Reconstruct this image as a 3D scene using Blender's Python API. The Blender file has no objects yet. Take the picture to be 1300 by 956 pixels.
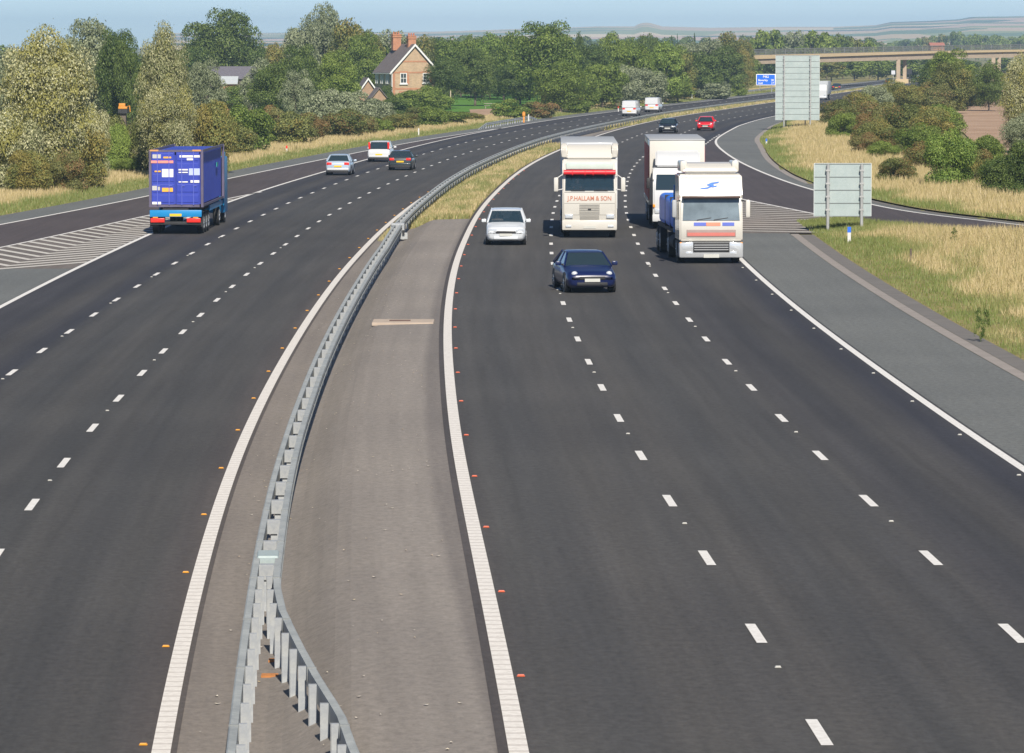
import bpy, bmesh, math, random
import numpy as np
from mathutils import Vector, Matrix
R = math.radians
scene = bpy.context.scene
COL = scene.collection
random.seed(7)
RNG = np.random.default_rng(11)

# ------------------------------------------------------------------ camera
F, CX, CY, HY, CAMZ = 5480.0, 650.0, 433.0, 57.0, 8.4
TH = math.atan((CY - HY) / F)
cam = bpy.data.cameras.new('camera'); cam_o = bpy.data.objects.new('camera', cam); COL.objects.link(cam_o)
cam.sensor_width = 36; cam.lens = F / 1300 * 36; cam.shift_y = -45 / 1300
cam.clip_start = 1; cam.clip_end = 60000
cam_o.location = (0, 0, CAMZ); cam_o.rotation_euler = (math.pi / 2 - TH, 0, 0)
scene.camera = cam_o

def ray(x, y):
    u, v = (x - CX) / F, (y - CY) / F
    return Vector((u, math.cos(TH) - v * math.sin(TH), -math.sin(TH) - v * math.cos(TH)))
def on_ground(x, y, z=0.0):
    d = ray(x, y); t = (CAMZ - z) / -d.z
    return d.x * t, d.y * t
def at(x, y, D):
    "world point at distance D (along +Y) seen in direction (x, y)"
    d = ray(x, y); t = D / d.y
    return Vector((d.x * t, D, CAMZ + d.z * t))

# ------------------------------------------------------------------ road alignment (metres, X as a function of Y)
def spline(tab):
    ks = np.array([t[0] for t in tab], float); vs = np.array([t[1] for t in tab], float)
    h = np.diff(ks); n = len(ks)
    A = np.zeros((n, n)); b = np.zeros(n); A[0, 0] = A[-1, -1] = 1
    for i in range(1, n - 1):
        A[i, i-1] = h[i-1]; A[i, i] = 2 * (h[i-1] + h[i]); A[i, i+1] = h[i]
        b[i] = 6 * ((vs[i+1] - vs[i]) / h[i] - (vs[i] - vs[i-1]) / h[i-1])
    m = np.linalg.solve(A, b)
    s0 = (vs[1] - vs[0]) / h[0] - h[0] * m[1] / 6
    s1 = (vs[-1] - vs[-2]) / h[-1] + h[-1] * m[-2] / 6
    def f(y):
        if y <= ks[0]: return float(vs[0] + s0 * (y - ks[0]))
        if y >= ks[-1]: return float(vs[-1] + s1 * (y - ks[-1]))
        i = int(np.searchsorted(ks, y) - 1); t = y - ks[i]; r = ks[i+1] - y
        return float(m[i] * r**3 / (6*h[i]) + m[i+1] * t**3 / (6*h[i]) + (vs[i]/h[i] - m[i]*h[i]/6) * r + (vs[i+1]/h[i] - m[i+1]*h[i]/6) * t)
    T0, T1 = int(ks[0]) - 40, int(ks[-1]) + 40
    tb = [f(y) for y in range(T0, T1 + 1)]
    def fast(y):
        if y <= T0 or y >= T1: return f(y)
        i = int(y - T0); t = y - T0 - i
        return tb[i] * (1 - t) + tb[i+1] * t
    return fast
CR = spline([(30, 4.35), (50, 3.83), (70, 3.21), (90, 2.59), (110, 2.12), (130, 1.78), (150, 1.6), (170, 1.58), (190, 1.72), (210, 1.96), (230, 2.36), (250, 2.92),
             (290, 4.37), (330, 6.5), (370, 9.24), (410, 12.43), (450, 16.23), (490, 20.78), (530, 26.31), (570, 32.38), (610, 38.3), (650, 44.6), (700, 52.5), (760, 61.6),
             (800, 67.7), (900, 83.0), (1000, 99.0), (1100, 115.3), (1200, 131.5), (1400, 165)])
CL = spline([(30, -3.06), (50, -4.22), (70, -5.17), (90, -5.87), (110, -6.3), (130, -6.54), (150, -6.65), (170, -6.63), (190, -6.47), (210, -6.21), (230, -5.8),
             (250, -5.25), (290, -3.65), (330, -1.6), (370, .92), (410, 4.0), (450, 7.75), (490, 12.2), (530, 17.4), (570, 23.2), (610, 29.4), (650, 36.0), (700, 44.1),
             (760, 53.3), (800, 59.4), (900, 74.7), (1000, 90.7), (1100, 107.0), (1200, 123.2), (1400, 156.7)])
def slope(f, y): return (f(y + 1) - f(y - 1)) / 2
def offx(f, y, o): return f(y) + o * math.sqrt(1 + slope(f, y)**2)
def tab(t):
    a = [p[0] for p in t]; b = [p[1] for p in t]
    return lambda y: float(np.interp(y, a, b))
W1 = 3.6
LLo = tab([(30, -10.8), (230, -10.75), (270, -10.5), (310, -10.15), (350, -10.0), (460, -10.1), (600, -10.7), (2000, -10.9)])
L1o = tab([(30, -7.25), (250, -7.15), (310, -7.0), (460, -6.9), (600, -7.2), (2000, -7.3)])
L2o = tab([(30, -3.62), (250, -3.7), (350, -3.75), (460, -3.6), (2000, -3.65)])
XSL = lambda y: SLs(y) if y < 460 else offx(CL, y, LLo(y))
SLs = spline([(150, -32.4), (190, -27.9), (214, -25.4), (256, -21.4), (288, -18.9), (301, -17.8), (339, -14.5), (369, -11.75), (412, -7.4), (462, offx(CL, 462, LLo(462)))])
XSI = lambda y: min(SIs(y), offx(CL, y, LLo(y)))            # inner line of the left slip road
SIs = spline([(140, -28.2), (160, -25.9), (190, -22.5), (227, -18.9), (261, -15.3), (280, -13.2)])
XSR = lambda y: SRs(y) if y < 446 else offx(CR, y, 7.42)
SRs = spline([(120, 62), (150, 43), (170, 34), (190, 26.9), (205, 22.95), (216, 20.4), (228, 18.95), (252, 17.4), (281, 16.6), (321, 16.46), (345, 16.8), (381, 18.0), (407, 19.9), (446, offx(CR, 446, 7.42))])
XRI = lambda y: max(RIs(y), offx(CR, y, 7.42))              # inner line of the right slip road
RIs = spline([(120, 49), (150, 34.5), (170, 26), (190, 19.8), (206, 16.4), (227, 13.6), (236, 12.5), (270, 10.6), (300, 11.0)])
ZL = -0.5
def zroad(x, y):
    a, b = offx(CL, y, 1.25), offx(CL, y, 2.6)
    b = min(b, offx(CR, y, -3.9)); a = min(a, b - .6)
    sh = 1.5 * sstep(330, 380, y) * (1 - sstep(470, 520, y)); a += sh; b += sh
    t = min(1, max(0, (x - a) / (b - a))); t = t * t * (3 - 2 * t)
    return ZL * (1 - t * .93 - .07 * min(1, max(0, (x - b) / 1.5)))
def sstep(a, b, x):
    t = min(1, max(0, (x - a) / (b - a))); return t * t * (3 - 2 * t)
def zg(x, y):
    "level of the verge and field surface"
    z = zroad(x, y) - .03
    o = x - CR(y)
    m = sstep(11.6, 13.5, o) * .12
    m += sstep(15.0, 20.5, o) * sstep(205, 192, y) * sstep(60, 90, y) * .75 * sstep(0, 3, XRI(y) - x - 1.0 if y > 120 else 9)
    z += m
    xl = XSL(y) if y > 172 else min(XSL(y), offx(CL, y, LLo(y)) - 3.4)
    z += .1 * sstep(0, 3, (xl - 2.6) - x)
    return z

# ------------------------------------------------------------------ materials
MATS = {}
def nm(name):
    m = bpy.data.materials.new(name); m.use_nodes = True
    nt = m.node_tree; b = nt.nodes['Principled BSDF']
    MATS[name] = m
    return m, nt, b
def N(nt, t, **kw):
    n = nt.nodes.new(t)
    for k, v in kw.items(): setattr(n, k, v)
    return n
def ramp(nt, fac, stops, interp='LINEAR'):
    r = N(nt, 'ShaderNodeValToRGB'); r.color_ramp.interpolation = interp
    e = r.color_ramp.elements
    while len(e) < len(stops): e.new(.5)
    for i, (p, c) in enumerate(stops): e[i].position = p; e[i].color = (*c, 1)
    nt.links.new(fac, r.inputs['Fac']); return r.outputs['Color']
def noise(nt, scale, detail=4, rough=.55, vec=None, coord='Object', sc=None):
    n = N(nt, 'ShaderNodeTexNoise'); n.inputs['Scale'].default_value = scale; n.inputs['Detail'].default_value = detail; n.inputs['Roughness'].default_value = rough
    if vec is None:
        tc = N(nt, 'ShaderNodeTexCoord'); vec = tc.outputs[coord]
    if sc:
        mp = N(nt, 'ShaderNodeMapping'); mp.inputs['Scale'].default_value = sc; nt.links.new(vec, mp.inputs[0]); vec = mp.outputs[0]
    nt.links.new(vec, n.inputs['Vector']); return n.outputs['Fac']
def mix(nt, fac, a, b, mode='MIX'):
    m = N(nt, 'ShaderNodeMix', data_type='RGBA', blend_type=mode)
    for s, v in ((0, fac), (6, a), (7, b)):
        if isinstance(v, (int, float)): m.inputs[s].default_value = v
        elif isinstance(v, tuple): m.inputs[s].default_value = (*v, 1)
        else: nt.links.new(v, m.inputs[s])
    return m.outputs[2]
def math_(nt, op, a, b=0.0, c=None):
    m = N(nt, 'ShaderNodeMath', operation=op)
    for i, v in enumerate((a, b, c)):
        if v is None: continue
        if isinstance(v, (int, float)): m.inputs[i].default_value = v
        else: nt.links.new(v, m.inputs[i])
    return m.outputs[0]
def bump(nt, b, h, strength=.3, dist=.02):
    n = N(nt, 'ShaderNodeBump'); n.inputs['Strength'].default_value = strength; n.inputs['Distance'].default_value = dist
    nt.links.new(h, n.inputs['Height']); nt.links.new(n.outputs[0], b.inputs['Normal'])
def plain(name, col, rough=.5, metal=0, var=.12, scale=3.0, coat=0, spec=None, emit=None):
    m, nt, b = nm(name)
    f = noise(nt, scale, 5)
    c = mix(nt, f, tuple(x * (1 - var) for x in col), tuple(min(1, x * (1 + var)) for x in col))
    nt.links.new(c, b.inputs['Base Color']); b.inputs['Roughness'].default_value = rough; b.inputs['Metallic'].default_value = metal
    b.inputs['Coat Weight'].default_value = coat
    if spec is not None: b.inputs['Specular IOR Level'].default_value = spec
    if emit: b.inputs['Emission Color'].default_value = (*col, 1); b.inputs['Emission Strength'].default_value = emit
    return m
def uvs(nt):
    u = N(nt, 'ShaderNodeUVMap', uv_map='road'); s = N(nt, 'ShaderNodeSeparateXYZ'); nt.links.new(u.outputs[0], s.inputs[0]); return u.outputs[0], s.outputs[0], s.outputs[1]

def asphalt(name, stops, lo, hi, grit=.2, track=0.0, lane=3.65, streak=.16):
    "stops: base colour across the carriageway by lateral offset lo..hi"
    m, nt, b = nm(name)
    uv, u, v = uvs(nt)
    t = math_(nt, 'DIVIDE', math_(nt, 'SUBTRACT', u, lo), hi - lo)
    wob = math_(nt, 'MULTIPLY', math_(nt, 'SUBTRACT', noise(nt, .35, 3, vec=uv, sc=(1, .06, 1)), .5), .05)
    c = ramp(nt, math_(nt, 'ADD', t, wob), stops)
    if track:
        ph = math_(nt, 'MULTIPLY', math_(nt, 'SUBTRACT', u, lo), 4 * math.pi / lane)
        w = math_(nt, 'SINE', math_(nt, 'ADD', ph, -.9))
        w = math_(nt, 'MULTIPLY_ADD', w, .5, .5)
        w = math_(nt, 'MULTIPLY', w, noise(nt, .5, 2, vec=uv, sc=(1, .03, 1)))
        c = mix(nt, math_(nt, 'MULTIPLY', w, track), c, (.086, .079, .070))
    lng = noise(nt, 1.2, 4, vec=uv, sc=(2.2, .04, 1))
    c = mix(nt, streak * 2.5, c, ramp(nt, lng, [(.32, (.68, .68, .68)), (.68, (1.3, 1.3, 1.3))]), 'MULTIPLY')
    blot = noise(nt, .09, 5, vec=uv)
    c = mix(nt, .35, c, ramp(nt, blot, [(.32, (.72, .72, .74)), (.68, (1.28, 1.27, 1.24))]), 'MULTIPLY')
    g = noise(nt, 7, 6, .85, vec=uv, sc=(1, .6, 1))
    c = mix(nt, grit * 3, c, ramp(nt, g, [(.34, (.55, .55, .55)), (.66, (1.5, 1.5, 1.5))]), 'MULTIPLY')
    nt.links.new(c, b.inputs['Base Color']); b.inputs['Roughness'].default_value = .82; b.inputs['Specular IOR Level'].default_value = .3
    bump(nt, b, noise(nt, 60, 2, .8, vec=uv), .5, .01)
    return m
def sc(c, k): return tuple(x * k for x in c)
A_ = (.0575, .0565, .0555)
M_right = asphalt('asphalt_right', [(0, (.070, .061, .058)), (.05, sc(A_, 1.05)), (.28, (.067, .064, .061)), (.5, sc(A_, .97)), (.66, (.057, .055, .054)), (.70, (.036, .036, .042)), (.82, (.049, .047, .046)), (.93, (.034, .034, .041)), (1, (.038, .038, .044))], -3.9, 7.6, track=.6)
M_left = asphalt('asphalt_left', [(0, (.037, .036, .041)), (.06, (.033, .033, .041)), (.2, (.046, .044, .044)), (.32, (.036, .036, .042)), (.36, (.055, .054, .053)), (.62, (.054, .053, .051)), (.9, (.058, .056, .054)), (.95, (.072, .064, .060)), (1, (.092, .078, .070))], -10.9, .2, track=.55, lane=3.6)
M_slip = asphalt('asphalt_slip', [(0, (.074, .061, .060)), (1, (.068, .057, .058))], -20, 30)
M_shoulder = asphalt('asphalt_shoulder', [(0, (.130, .136, .131)), (1, (.138, .143, .137))], -20, 30, grit=.22, streak=.06)
M_median = asphalt('asphalt_median', [(0, (.178, .156, .136)), (.04, (.20, .175, .152)), (.28, (.21, .186, .163)), (.87, (.236, .211, .187)), (.91, (.172, .153, .138)), (1, (.165, .147, .133))], 0, 4.6, grit=.17, streak=.09)
M_gore = asphalt('asphalt_gore', [(0, (.14, .122, .108)), (1, (.155, .134, .116))], -30, 30, grit=.2)
def paint_mat(name, col, ribs=False, wear=.5):
    m, nt, b = nm(name); uv, u, v = uvs(nt)
    n = noise(nt, 9, 5, .7, vec=uv)
    c = mix(nt, wear, col, ramp(nt, n, [(.35, (.62, .6, .57)), (.6, (1, 1, 1))]), 'MULTIPLY')
    if ribs:
        s = math_(nt, 'SINE', math_(nt, 'MULTIPLY', v, 2 * math.pi / .45))
        s = math_(nt, 'GREATER_THAN', s, .75)
        c = mix(nt, math_(nt, 'MULTIPLY', s, .45), c, (.38, .33, .29))
    nt.links.new(c, b.inputs['Base Color']); b.inputs['Roughness'].default_value = .6
    return m
M_line = paint_mat('line_paint', (.78, .76, .72))
M_rib = paint_mat('ribbed_line_paint', (.78, .74, .68), True)
M_worn = paint_mat('worn_line_paint', (.60, .57, .51), wear=.5)

def ground_mat(name, cols, s1=.25, s2=3.0, bmp=.6):
    m, nt, b = nm(name)
    f = noise(nt, s1, 6, .65); g = noise(nt, s2, 4, .7)
    k = math_(nt, 'MULTIPLY_ADD', g, .35, math_(nt, 'MULTIPLY', f, .65))
    c = ramp(nt, k, [(.36 + .28 * i / (len(cols) - 1), c) for i, c in enumerate(cols)])
    nt.links.new(c, b.inputs['Base Color']); b.inputs['Roughness'].default_value = .95; b.inputs['Specular IOR Level'].default_value = .1
    bump(nt, b, g, bmp, .15)
    return m
M_ground = ground_mat('rough_pasture', [(.10, .13, .035), (.16, .17, .06), (.26, .22, .10), (.13, .15, .05)], .03, .6)
M_lawn = ground_mat('lawn_grass', [(.07, .16, .025), (.10, .22, .035), (.09, .17, .03)], .1, 1.5)
M_soil = ground_mat('ploughed_soil', [(.30, .20, .13), (.37, .25, .17), (.43, .31, .215)], .08, 1.0)
M_verge = ground_mat('verge_turf', [(.12, .15, .04), (.24, .21, .09), (.33, .26, .12)], .3, 2.5)

def leaf_mat(name, c0, c1, c2=None, trans=.22, rough=.55, spec=.3):
    m, nt, b = nm(name)
    a = N(nt, 'ShaderNodeAttribute', attribute_name='tint'); sp = N(nt, 'ShaderNodeSeparateColor'); nt.links.new(a.outputs['Color'], sp.inputs[0])
    oi = N(nt, 'ShaderNodeObjectInfo')
    r = math_(nt, 'MULTIPLY_ADD', oi.outputs['Random'], .3, -.15)
    c = ramp(nt, math_(nt, 'ADD', sp.outputs[0], r), [(0.1, c0), (.9, c1)])
    if c2:
        k = math_(nt, 'GREATER_THAN', math_(nt, 'ADD', sp.outputs[1], math_(nt, 'MULTIPLY_ADD', oi.outputs['Random'], .36, -.18)), .62)
        c = mix(nt, k, c, c2)
    nt.links.new(c, b.inputs['Base Color']); b.inputs['Roughness'].default_value = rough; b.inputs['Specular IOR Level'].default_value = spec
    tr = N(nt, 'ShaderNodeBsdfTranslucent'); nt.links.new(mix(nt, 1.0, c, (1.0, 1.1, .55), 'MULTIPLY'), tr.inputs['Color'])
    mx = N(nt, 'ShaderNodeMixShader'); mx.inputs[0].default_value = trans
    out = nt.nodes['Material Output']
    nt.links.new(b.outputs[0], mx.inputs[1]); nt.links.new(tr.outputs[0], mx.inputs[2]); nt.links.new(mx.outputs[0], out.inputs['Surface'])
    return m
LEAF = {
 'silver': leaf_mat('leaf_silver', (.15, .17, .06), (.60, .57, .34), (.33, .31, .09)),
 'grey':   leaf_mat('leaf_grey_willow', (.14, .17, .085), (.38, .41, .26)),
 'dark':   leaf_mat('leaf_dark', (.045, .082, .018), (.165, .215, .052)),
 'mid':    leaf_mat('leaf_mid', (.075, .122, .020), (.26, .325, .066)),
 'bright': leaf_mat('leaf_bright', (.11, .18, .03), (.29, .37, .08)),
 'olive':  leaf_mat('leaf_olive', (.095, .115, .03), (.275, .285, .085), (.27, .225, .06)),
 'haw':    leaf_mat('leaf_hawthorn', (.078, .105, .026), (.235, .245, .075), (.22, .145, .05)),
 'rust':   leaf_mat('leaf_rusty', (.13, .145, .045), (.27, .255, .09), (.26, .16, .065)),
 'pine':   leaf_mat('leaf_conifer', (.03, .06, .03), (.07, .11, .05), trans=.05),
 'grass':  leaf_mat('grass_blade', (.19, .23, .065), (.50, .40, .20), (.60, .48, .28), trans=.3),
}
M_bark = plain('bark', (.13, .10, .075), .9, var=.35, scale=2)

# ------------------------------------------------------------------ mesh helpers
def mesh_obj(name, verts, faces, mat=None, parent=None, smooth=False, uv=None):
    me = bpy.data.meshes.new(name); me.from_pydata([tuple(v) for v in verts], [], faces); me.update()
    if mat: me.materials.append(mat)
    if smooth: me.shade_smooth()
    if uv is not None:
        l = me.uv_layers.new(name='road'); vi = np.empty(len(me.loops), int); me.loops.foreach_get('vertex_index', vi)
        l.data.foreach_set('uv', np.array(uv, float)[vi].ravel())
    o = bpy.data.objects.new(name, me); COL.objects.link(o)
    if parent: o.parent = parent
    return o
def bm_obj(name, bm, mat=None, parent=None, smooth=None, bevel=0):
    bmesh.ops.recalc_face_normals(bm, faces=bm.faces[:])
    me = bpy.data.meshes.new(name); bm.to_mesh(me); bm.free()
    if mat: me.materials.append(mat)
    if smooth is not None:
        me.shade_smooth(); me.set_sharp_from_angle(angle=R(smooth))
    o = bpy.data.objects.new(name, me); COL.objects.link(o)
    if parent: o.parent = parent
    return o
def tag(o, label=None, cat=None, group=None, kind=None):
    if label: o['label'] = label
    if cat: o['category'] = cat
    if group: o['group'] = group
    if kind: o['kind'] = kind
    return o
def empty(name, loc=(0, 0, 0), rz=0.0):
    o = bpy.data.objects.new(name, None); COL.objects.link(o); o.location = loc; o.rotation_euler = (0, 0, rz); o.empty_display_size = .2
    return o
def box(bm, x0, x1, y0, y1, z0, z1, bev=0, seg=2, taper=None):
    vs = [bm.verts.new((x, y, z)) for z in (z0, z1) for (x, y) in ((x0, y0), (x1, y0), (x1, y1), (x0, y1))]
    if taper:
        for v in vs[4:]:
            v.co.x = v.co.x * taper[0] + (x0 + x1) / 2 * (1 - taper[0]); v.co.y += taper[1]
    fs = [bm.faces.new([vs[i] for i in f]) for f in ((3, 2, 1, 0), (4, 5, 6, 7), (0, 1, 5, 4), (1, 2, 6, 5), (2, 3, 7, 6), (3, 0, 4, 7))]
    if bev:
        es = set(e for f in fs for e in f.edges)
        bmesh.ops.bevel(bm, geom=list(es), offset=bev, segments=seg, affect='EDGES', profile=.5)
def Box(name, dims, mat, parent=None, bev=0.0, **kw):
    bm = bmesh.new(); box(bm, *dims, bev=bev, **kw)
    return bm_obj(name, bm, mat, parent, smooth=35 if bev else None)
def prism(bm, pts, axis, a, b):
    "closed polygon extruded along an axis; pts in the two other axes"
    def P(p, t):
        return {'x': (t, p[0], p[1]), 'y': (p[0], t, p[1]), 'z': (p[0], p[1], t)}[axis]
    v0 = [bm.verts.new(P(p, a)) for p in pts]; v1 = [bm.verts.new(P(p, b)) for p in pts]
    n = len(pts)
    fs = [bm.faces.new(v0), bm.faces.new(v1[::-1])]
    for i in range(n): fs.append(bm.faces.new([v0[i], v0[(i+1) % n], v1[(i+1) % n], v1[i]][::-1]))
    return fs
def tube(bm, p, q, r0, r1=None, n=8, cap=True):
    p, q = Vector(p), Vector(q); r1 = r0 if r1 is None else r1
    d = (q - p).normalized(); a = d.orthogonal().normalized(); b = d.cross(a)
    A = [bm.verts.new(p + (a * math.cos(t) + b * math.sin(t)) * r0) for t in [2*math.pi*i/n for i in range(n)]]
    B = [bm.verts.new(q + (a * math.cos(t) + b * math.sin(t)) * r1) for t in [2*math.pi*i/n for i in range(n)]]
    for i in range(n): bm.faces.new([A[i], A[(i+1) % n], B[(i+1) % n], B[i]])
    if cap: bm.faces.new(A[::-1]); bm.faces.new(B)
def quad(bm, pts): return bm.faces.new([bm.verts.new(p) for p in pts])
def panel(name, pts, mat, parent, th=.02):
    "thin solid panel from 4 corner points"
    P = [Vector(p) for p in pts]; n = (P[1] - P[0]).cross(P[3] - P[0]).normalized() * th
    bm = bmesh.new(); a = [bm.verts.new(p) for p in P]; b = [bm.verts.new(p - n) for p in P]
    bm.faces.new(a); bm.faces.new(b[::-1])
    for i in range(len(P)): j = (i+1) % len(P); bm.faces.new([a[j], a[i], b[i], b[j]])
    return bm_obj(name, bm, mat, parent)
def text_obj(name, body, size, mat, parent, loc, rot, depth=.004, align='CENTER', sx=1.0, bold=0.0):
    cu = bpy.data.curves.new(name, 'FONT'); cu.body = body; cu.size = size; cu.extrude = depth; cu.align_x = align; cu.align_y = 'CENTER'; cu.offset = bold
    t = bpy.data.objects.new('tmp', cu); COL.objects.link(t)
    dg = bpy.context.evaluated_depsgraph_get(); me = bpy.data.meshes.new_from_object(t.evaluated_get(dg)); me.materials.clear(); me.materials.append(mat)
    bpy.data.objects.remove(t); bpy.data.curves.remove(cu)
    o = bpy.data.objects.new(name, me); COL.objects.link(o); o.location = loc; o.rotation_euler = rot; o.scale = (sx, 1, 1)
    if parent: o.parent = parent
    return o
def copy_tree(o, parent=None):
    c = o.copy(); COL.objects.link(c)
    if parent: c.parent = parent
    for ch in list(o.children): copy_tree(ch, c)
    return c

# ------------------------------------------------------------------ road strips
def rows(y0, y1):
    out = [y0]; y = y0
    while y < y1:
        y = min(y1, y + max(1.5, y * .012)); out.append(y)
    return out
def strip(name, fa, fb, y0, y1, mat, dz=0.0, ncol=4, ref=None, kind='structure', zf=None, parent=None, ys=None):
    ys = ys or rows(y0, y1); V = []; U = []; Fc = []
    zf = zf or zroad
    for y in ys:
        a, b = fa(y), fb(y)
        for j in range(ncol + 1):
            x = a + (b - a) * j / ncol
            V.append((x, y, zf(x, y) + dz)); U.append(((x - ref(y)) if ref else x, y))
    n = ncol + 1
    for i in range(len(ys) - 1):
        for j in range(ncol):
            k = i * n + j; Fc.append((k, k + 1, k + n + 1, k + n))
    o = mesh_obj(name, V, Fc, mat, parent, uv=U)
    if kind: o['kind'] = kind
    return o
class Lines:
    def __init__(s): s.V = []; s.F = []; s.U = []
    def strip(s, fa, fb, y0, y1, dz=.008, ys=None):
        ys = ys or rows(y0, y1)
        for i, y in enumerate(ys):
            for x in (fa(y), fb(y)):
                s.V.append((x, y, zroad(x, y) + dz)); s.U.append((x, y))
            if i: k = len(s.V) - 4; s.F.append((k, k+1, k+3, k+2))
    def poly(s, pts, dz=.008):
        k = len(s.V)
        for x, y in pts: s.V.append((x, y, zroad(x, y) + dz)); s.U.append((x, y))
        s.F.append(tuple(range(k, k + len(pts))))
    def build(s, name, mat):
        o = mesh_obj(name, s.V, s.F, mat, uv=s.U); o['kind'] = 'structure'; return o
OFR = lambda o: (lambda y: offx(CR, y, o))
OFL = lambda o: (lambda y: offx(CL, y, o if not callable(o) else o(y)))
Y0, Y1 = 44, 1300
strip('road_surface', OFR(-3.72 - .25), lambda y: offx(CR, y, 7.6), Y0, Y1, M_right, 0, 10, CR)
strip('road_surface', lambda y: offx(CL, y, LLo(y) - .15), OFL(.2), Y0, Y1, M_left, 0, 10, CL)
strip('slip_road', lambda y: offx(CR, y, 7.6), lambda y: max(XSR(y) + .12, offx(CR, y, 7.62)), 268, 446, M_slip, 0.0, 5)
strip('slip_road', lambda y: XRI(y), lambda y: XSR(y) + .12, 130, 268, M_slip, 0.004, 5)
strip('slip_road', lambda y: XSL(y) - .12, lambda y: XSI(y), 130, 262, M_slip, 0.0, 5)
strip('slip_road', lambda y: min(XSL(y) - .12, offx(CL, y, LLo(y) - .17)), lambda y: offx(CL, y, LLo(y) - .15), 262, 470, M_slip, 0.0, 5)
# hard shoulders
strip('hard_shoulder', OFR(7.6), OFR(10.65), Y0, 193, M_shoulder, -.004, 3)
SHW = tab([(0, .6), (250, .6), (262, .8), (279, 1.1), (311, 2.0), (345, 3.0), (364, 3.4), (460, 3.3), (2000, 3.3)])
strip('hard_shoulder', lambda y: XSR(y) + .12, lambda y: XSR(y) + SHW(y), 150, 1300, M_shoulder, -.004, 3)
strip('hard_shoulder', lambda y: XSL(y) - 2.5, lambda y: XSL(y) - .12, 150, 1300, M_shoulder, -.004, 3)
strip('hard_shoulder', lambda y: offx(CL, y, LLo(y) - 3.4), lambda y: offx(CL, y, LLo(y) - .15), Y0, 172, M_shoulder, -.004, 3)
# gores
strip('gore_area', lambda y: XSI(y), lambda y: offx(CL, y, LLo(y) - .15), 172, 262, M_gore, -.002, 3)
strip('gore_area', lambda y: offx(CR, y, 7.6), lambda y: XRI(y), 193, 272, M_gore, -.002, 3)
# paved median, then grass
strip('central_reserve', OFL(.2), OFR(-3.97), Y0, 209, M_median, -.004, 18, lambda y: offx(CL, y, 0))
strip('central_reserve', OFL(.2), OFR(-3.97), 385, 452, M_median, -.002, 14, lambda y: offx(CL, y, 0))
# concrete channel beside the right hard shoulder
M_conc = plain('channel_concrete', (.27, .24, .215), .9, var=.25, scale=1.2)
M_kerb = plain('kerb_dark', (.15, .138, .125), .9, var=.3, scale=1.5)
strip('drainage_channel', OFR(10.65), OFR(11.02), Y0, 192, M_conc, .006, 2)
strip('drainage_channel', OFR(11.02), OFR(11.62), Y0, 191, M_kerb, .012, 1)
strip('drainage_channel', lambda y: XSR(y) + SHW(y), lambda y: XSR(y) + SHW(y) + .45, 262, 470, M_conc, .004, 1)
strip('drainage_channel', lambda y: XSR(y) + SHW(y), lambda y: XSR(y) + SHW(y) + .45, 170, 262, M_kerb, .004, 1)

ln = Lines()
# dashes: 2 m marks on a 9 m module
RD = [43.5, 52.4, 61.3, 70.4, 79.3, 88.1, 97.0, 105.7, 114.3, 123.2, 131.9, 140.4, 148.9, 157.4, 166.0, 174.3, 182.5, 190.9, 199.2]
while RD[-1] < 1150: RD.append(RD[-1] + 8.35)
for yc in RD:
    for o in (0, 3.67):
        ln.strip(OFR(o - .075), OFR(o + .075), 0, 0, ys=[yc - 1.0, yc, yc + 1.0])
yc = 83.3 - 8.42 * 4
while yc < 1150:
    ln.strip(OFL(lambda y: L2o(y) - .075), OFL(lambda y: L2o(y) + .075), 0, 0, ys=[yc - 1.05, yc, yc + 1.05])
    y2 = yc + (.2 if yc < 200 else 0)
    ln.strip(OFL(lambda y: L1o(y) - .075), OFL(lambda y: L1o(y) + .075), 0, 0, ys=[y2 - 1.05, y2, y2 + 1.05])
    yc += 8.42
# edge lines
ln.strip(OFR(7.42 - .1), OFR(7.42 + .1), Y0, 215)
ln.strip(OFR(7.42 - .1), OFR(7.42 + .1), 215, 300)
ln.strip(lambda y: XRI(y) - .09, lambda y: XRI(y) + .09, 150, 270)
ln.strip(lambda y: XSR(y) - .1, lambda y: XSR(y) + .1, 150, 1300)
yy = 306
while yy < 405:
    ln.strip(OFR(7.34), OFR(7.5), yy, yy + 3.0); yy += 6.0
ln.strip(OFL(lambda y: LLo(y) - .1), OFL(lambda y: LLo(y) + .1), Y0, 462)
ln.strip(lambda y: XSL(y) - .1, lambda y: XSL(y) + .1, 130, 1300)
ln.strip(lambda y: min(SIs(y), 0) - .08, lambda y: min(SIs(y), 0) + .08, 140, 262)
ln.build('road_markings', M_line)
rb = Lines()
rb.strip(OFR(-3.72 - .12), OFR(-3.72 + .12), Y0, 1300)
rb.strip(OFL(-.12), OFL(.12), Y0, 1300)
rb.build('road_markings', M_rib)
ch = Lines()
y = 171.0
while y < 252:                                                  # chevrons, left gore
    a = lambda q: SIs(q) + .12; b = lambda q: offx(CL, q, LLo(q) - .14); mid = lambda q: a(q) * .42 + b(q) * .58
    xm = mid(y)
    def hit(f, dx, dy, w0):
        t = 0
        while t < 14:
            X, Yq = xm + dx * t, w0 + dy * t
            if (dx < 0 and X <= f(Yq)) or (dx > 0 and X >= f(Yq)): return X, Yq
            t += .05
        return X, Yq
    wd = 1.0
    for f, dx, dy in ((a, -.36, .93), (b, .47, .88)):
        p, q = hit(f, dx, dy, y), hit(f, dx, dy, y + wd)
        if b(y) - a(y) > .5: ch.poly([(xm, y), p, q, (xm, y + wd)] if dx > 0 else [(xm, y), (xm, y + wd), q, p])
    y += 2.55
y = 193.5
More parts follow.
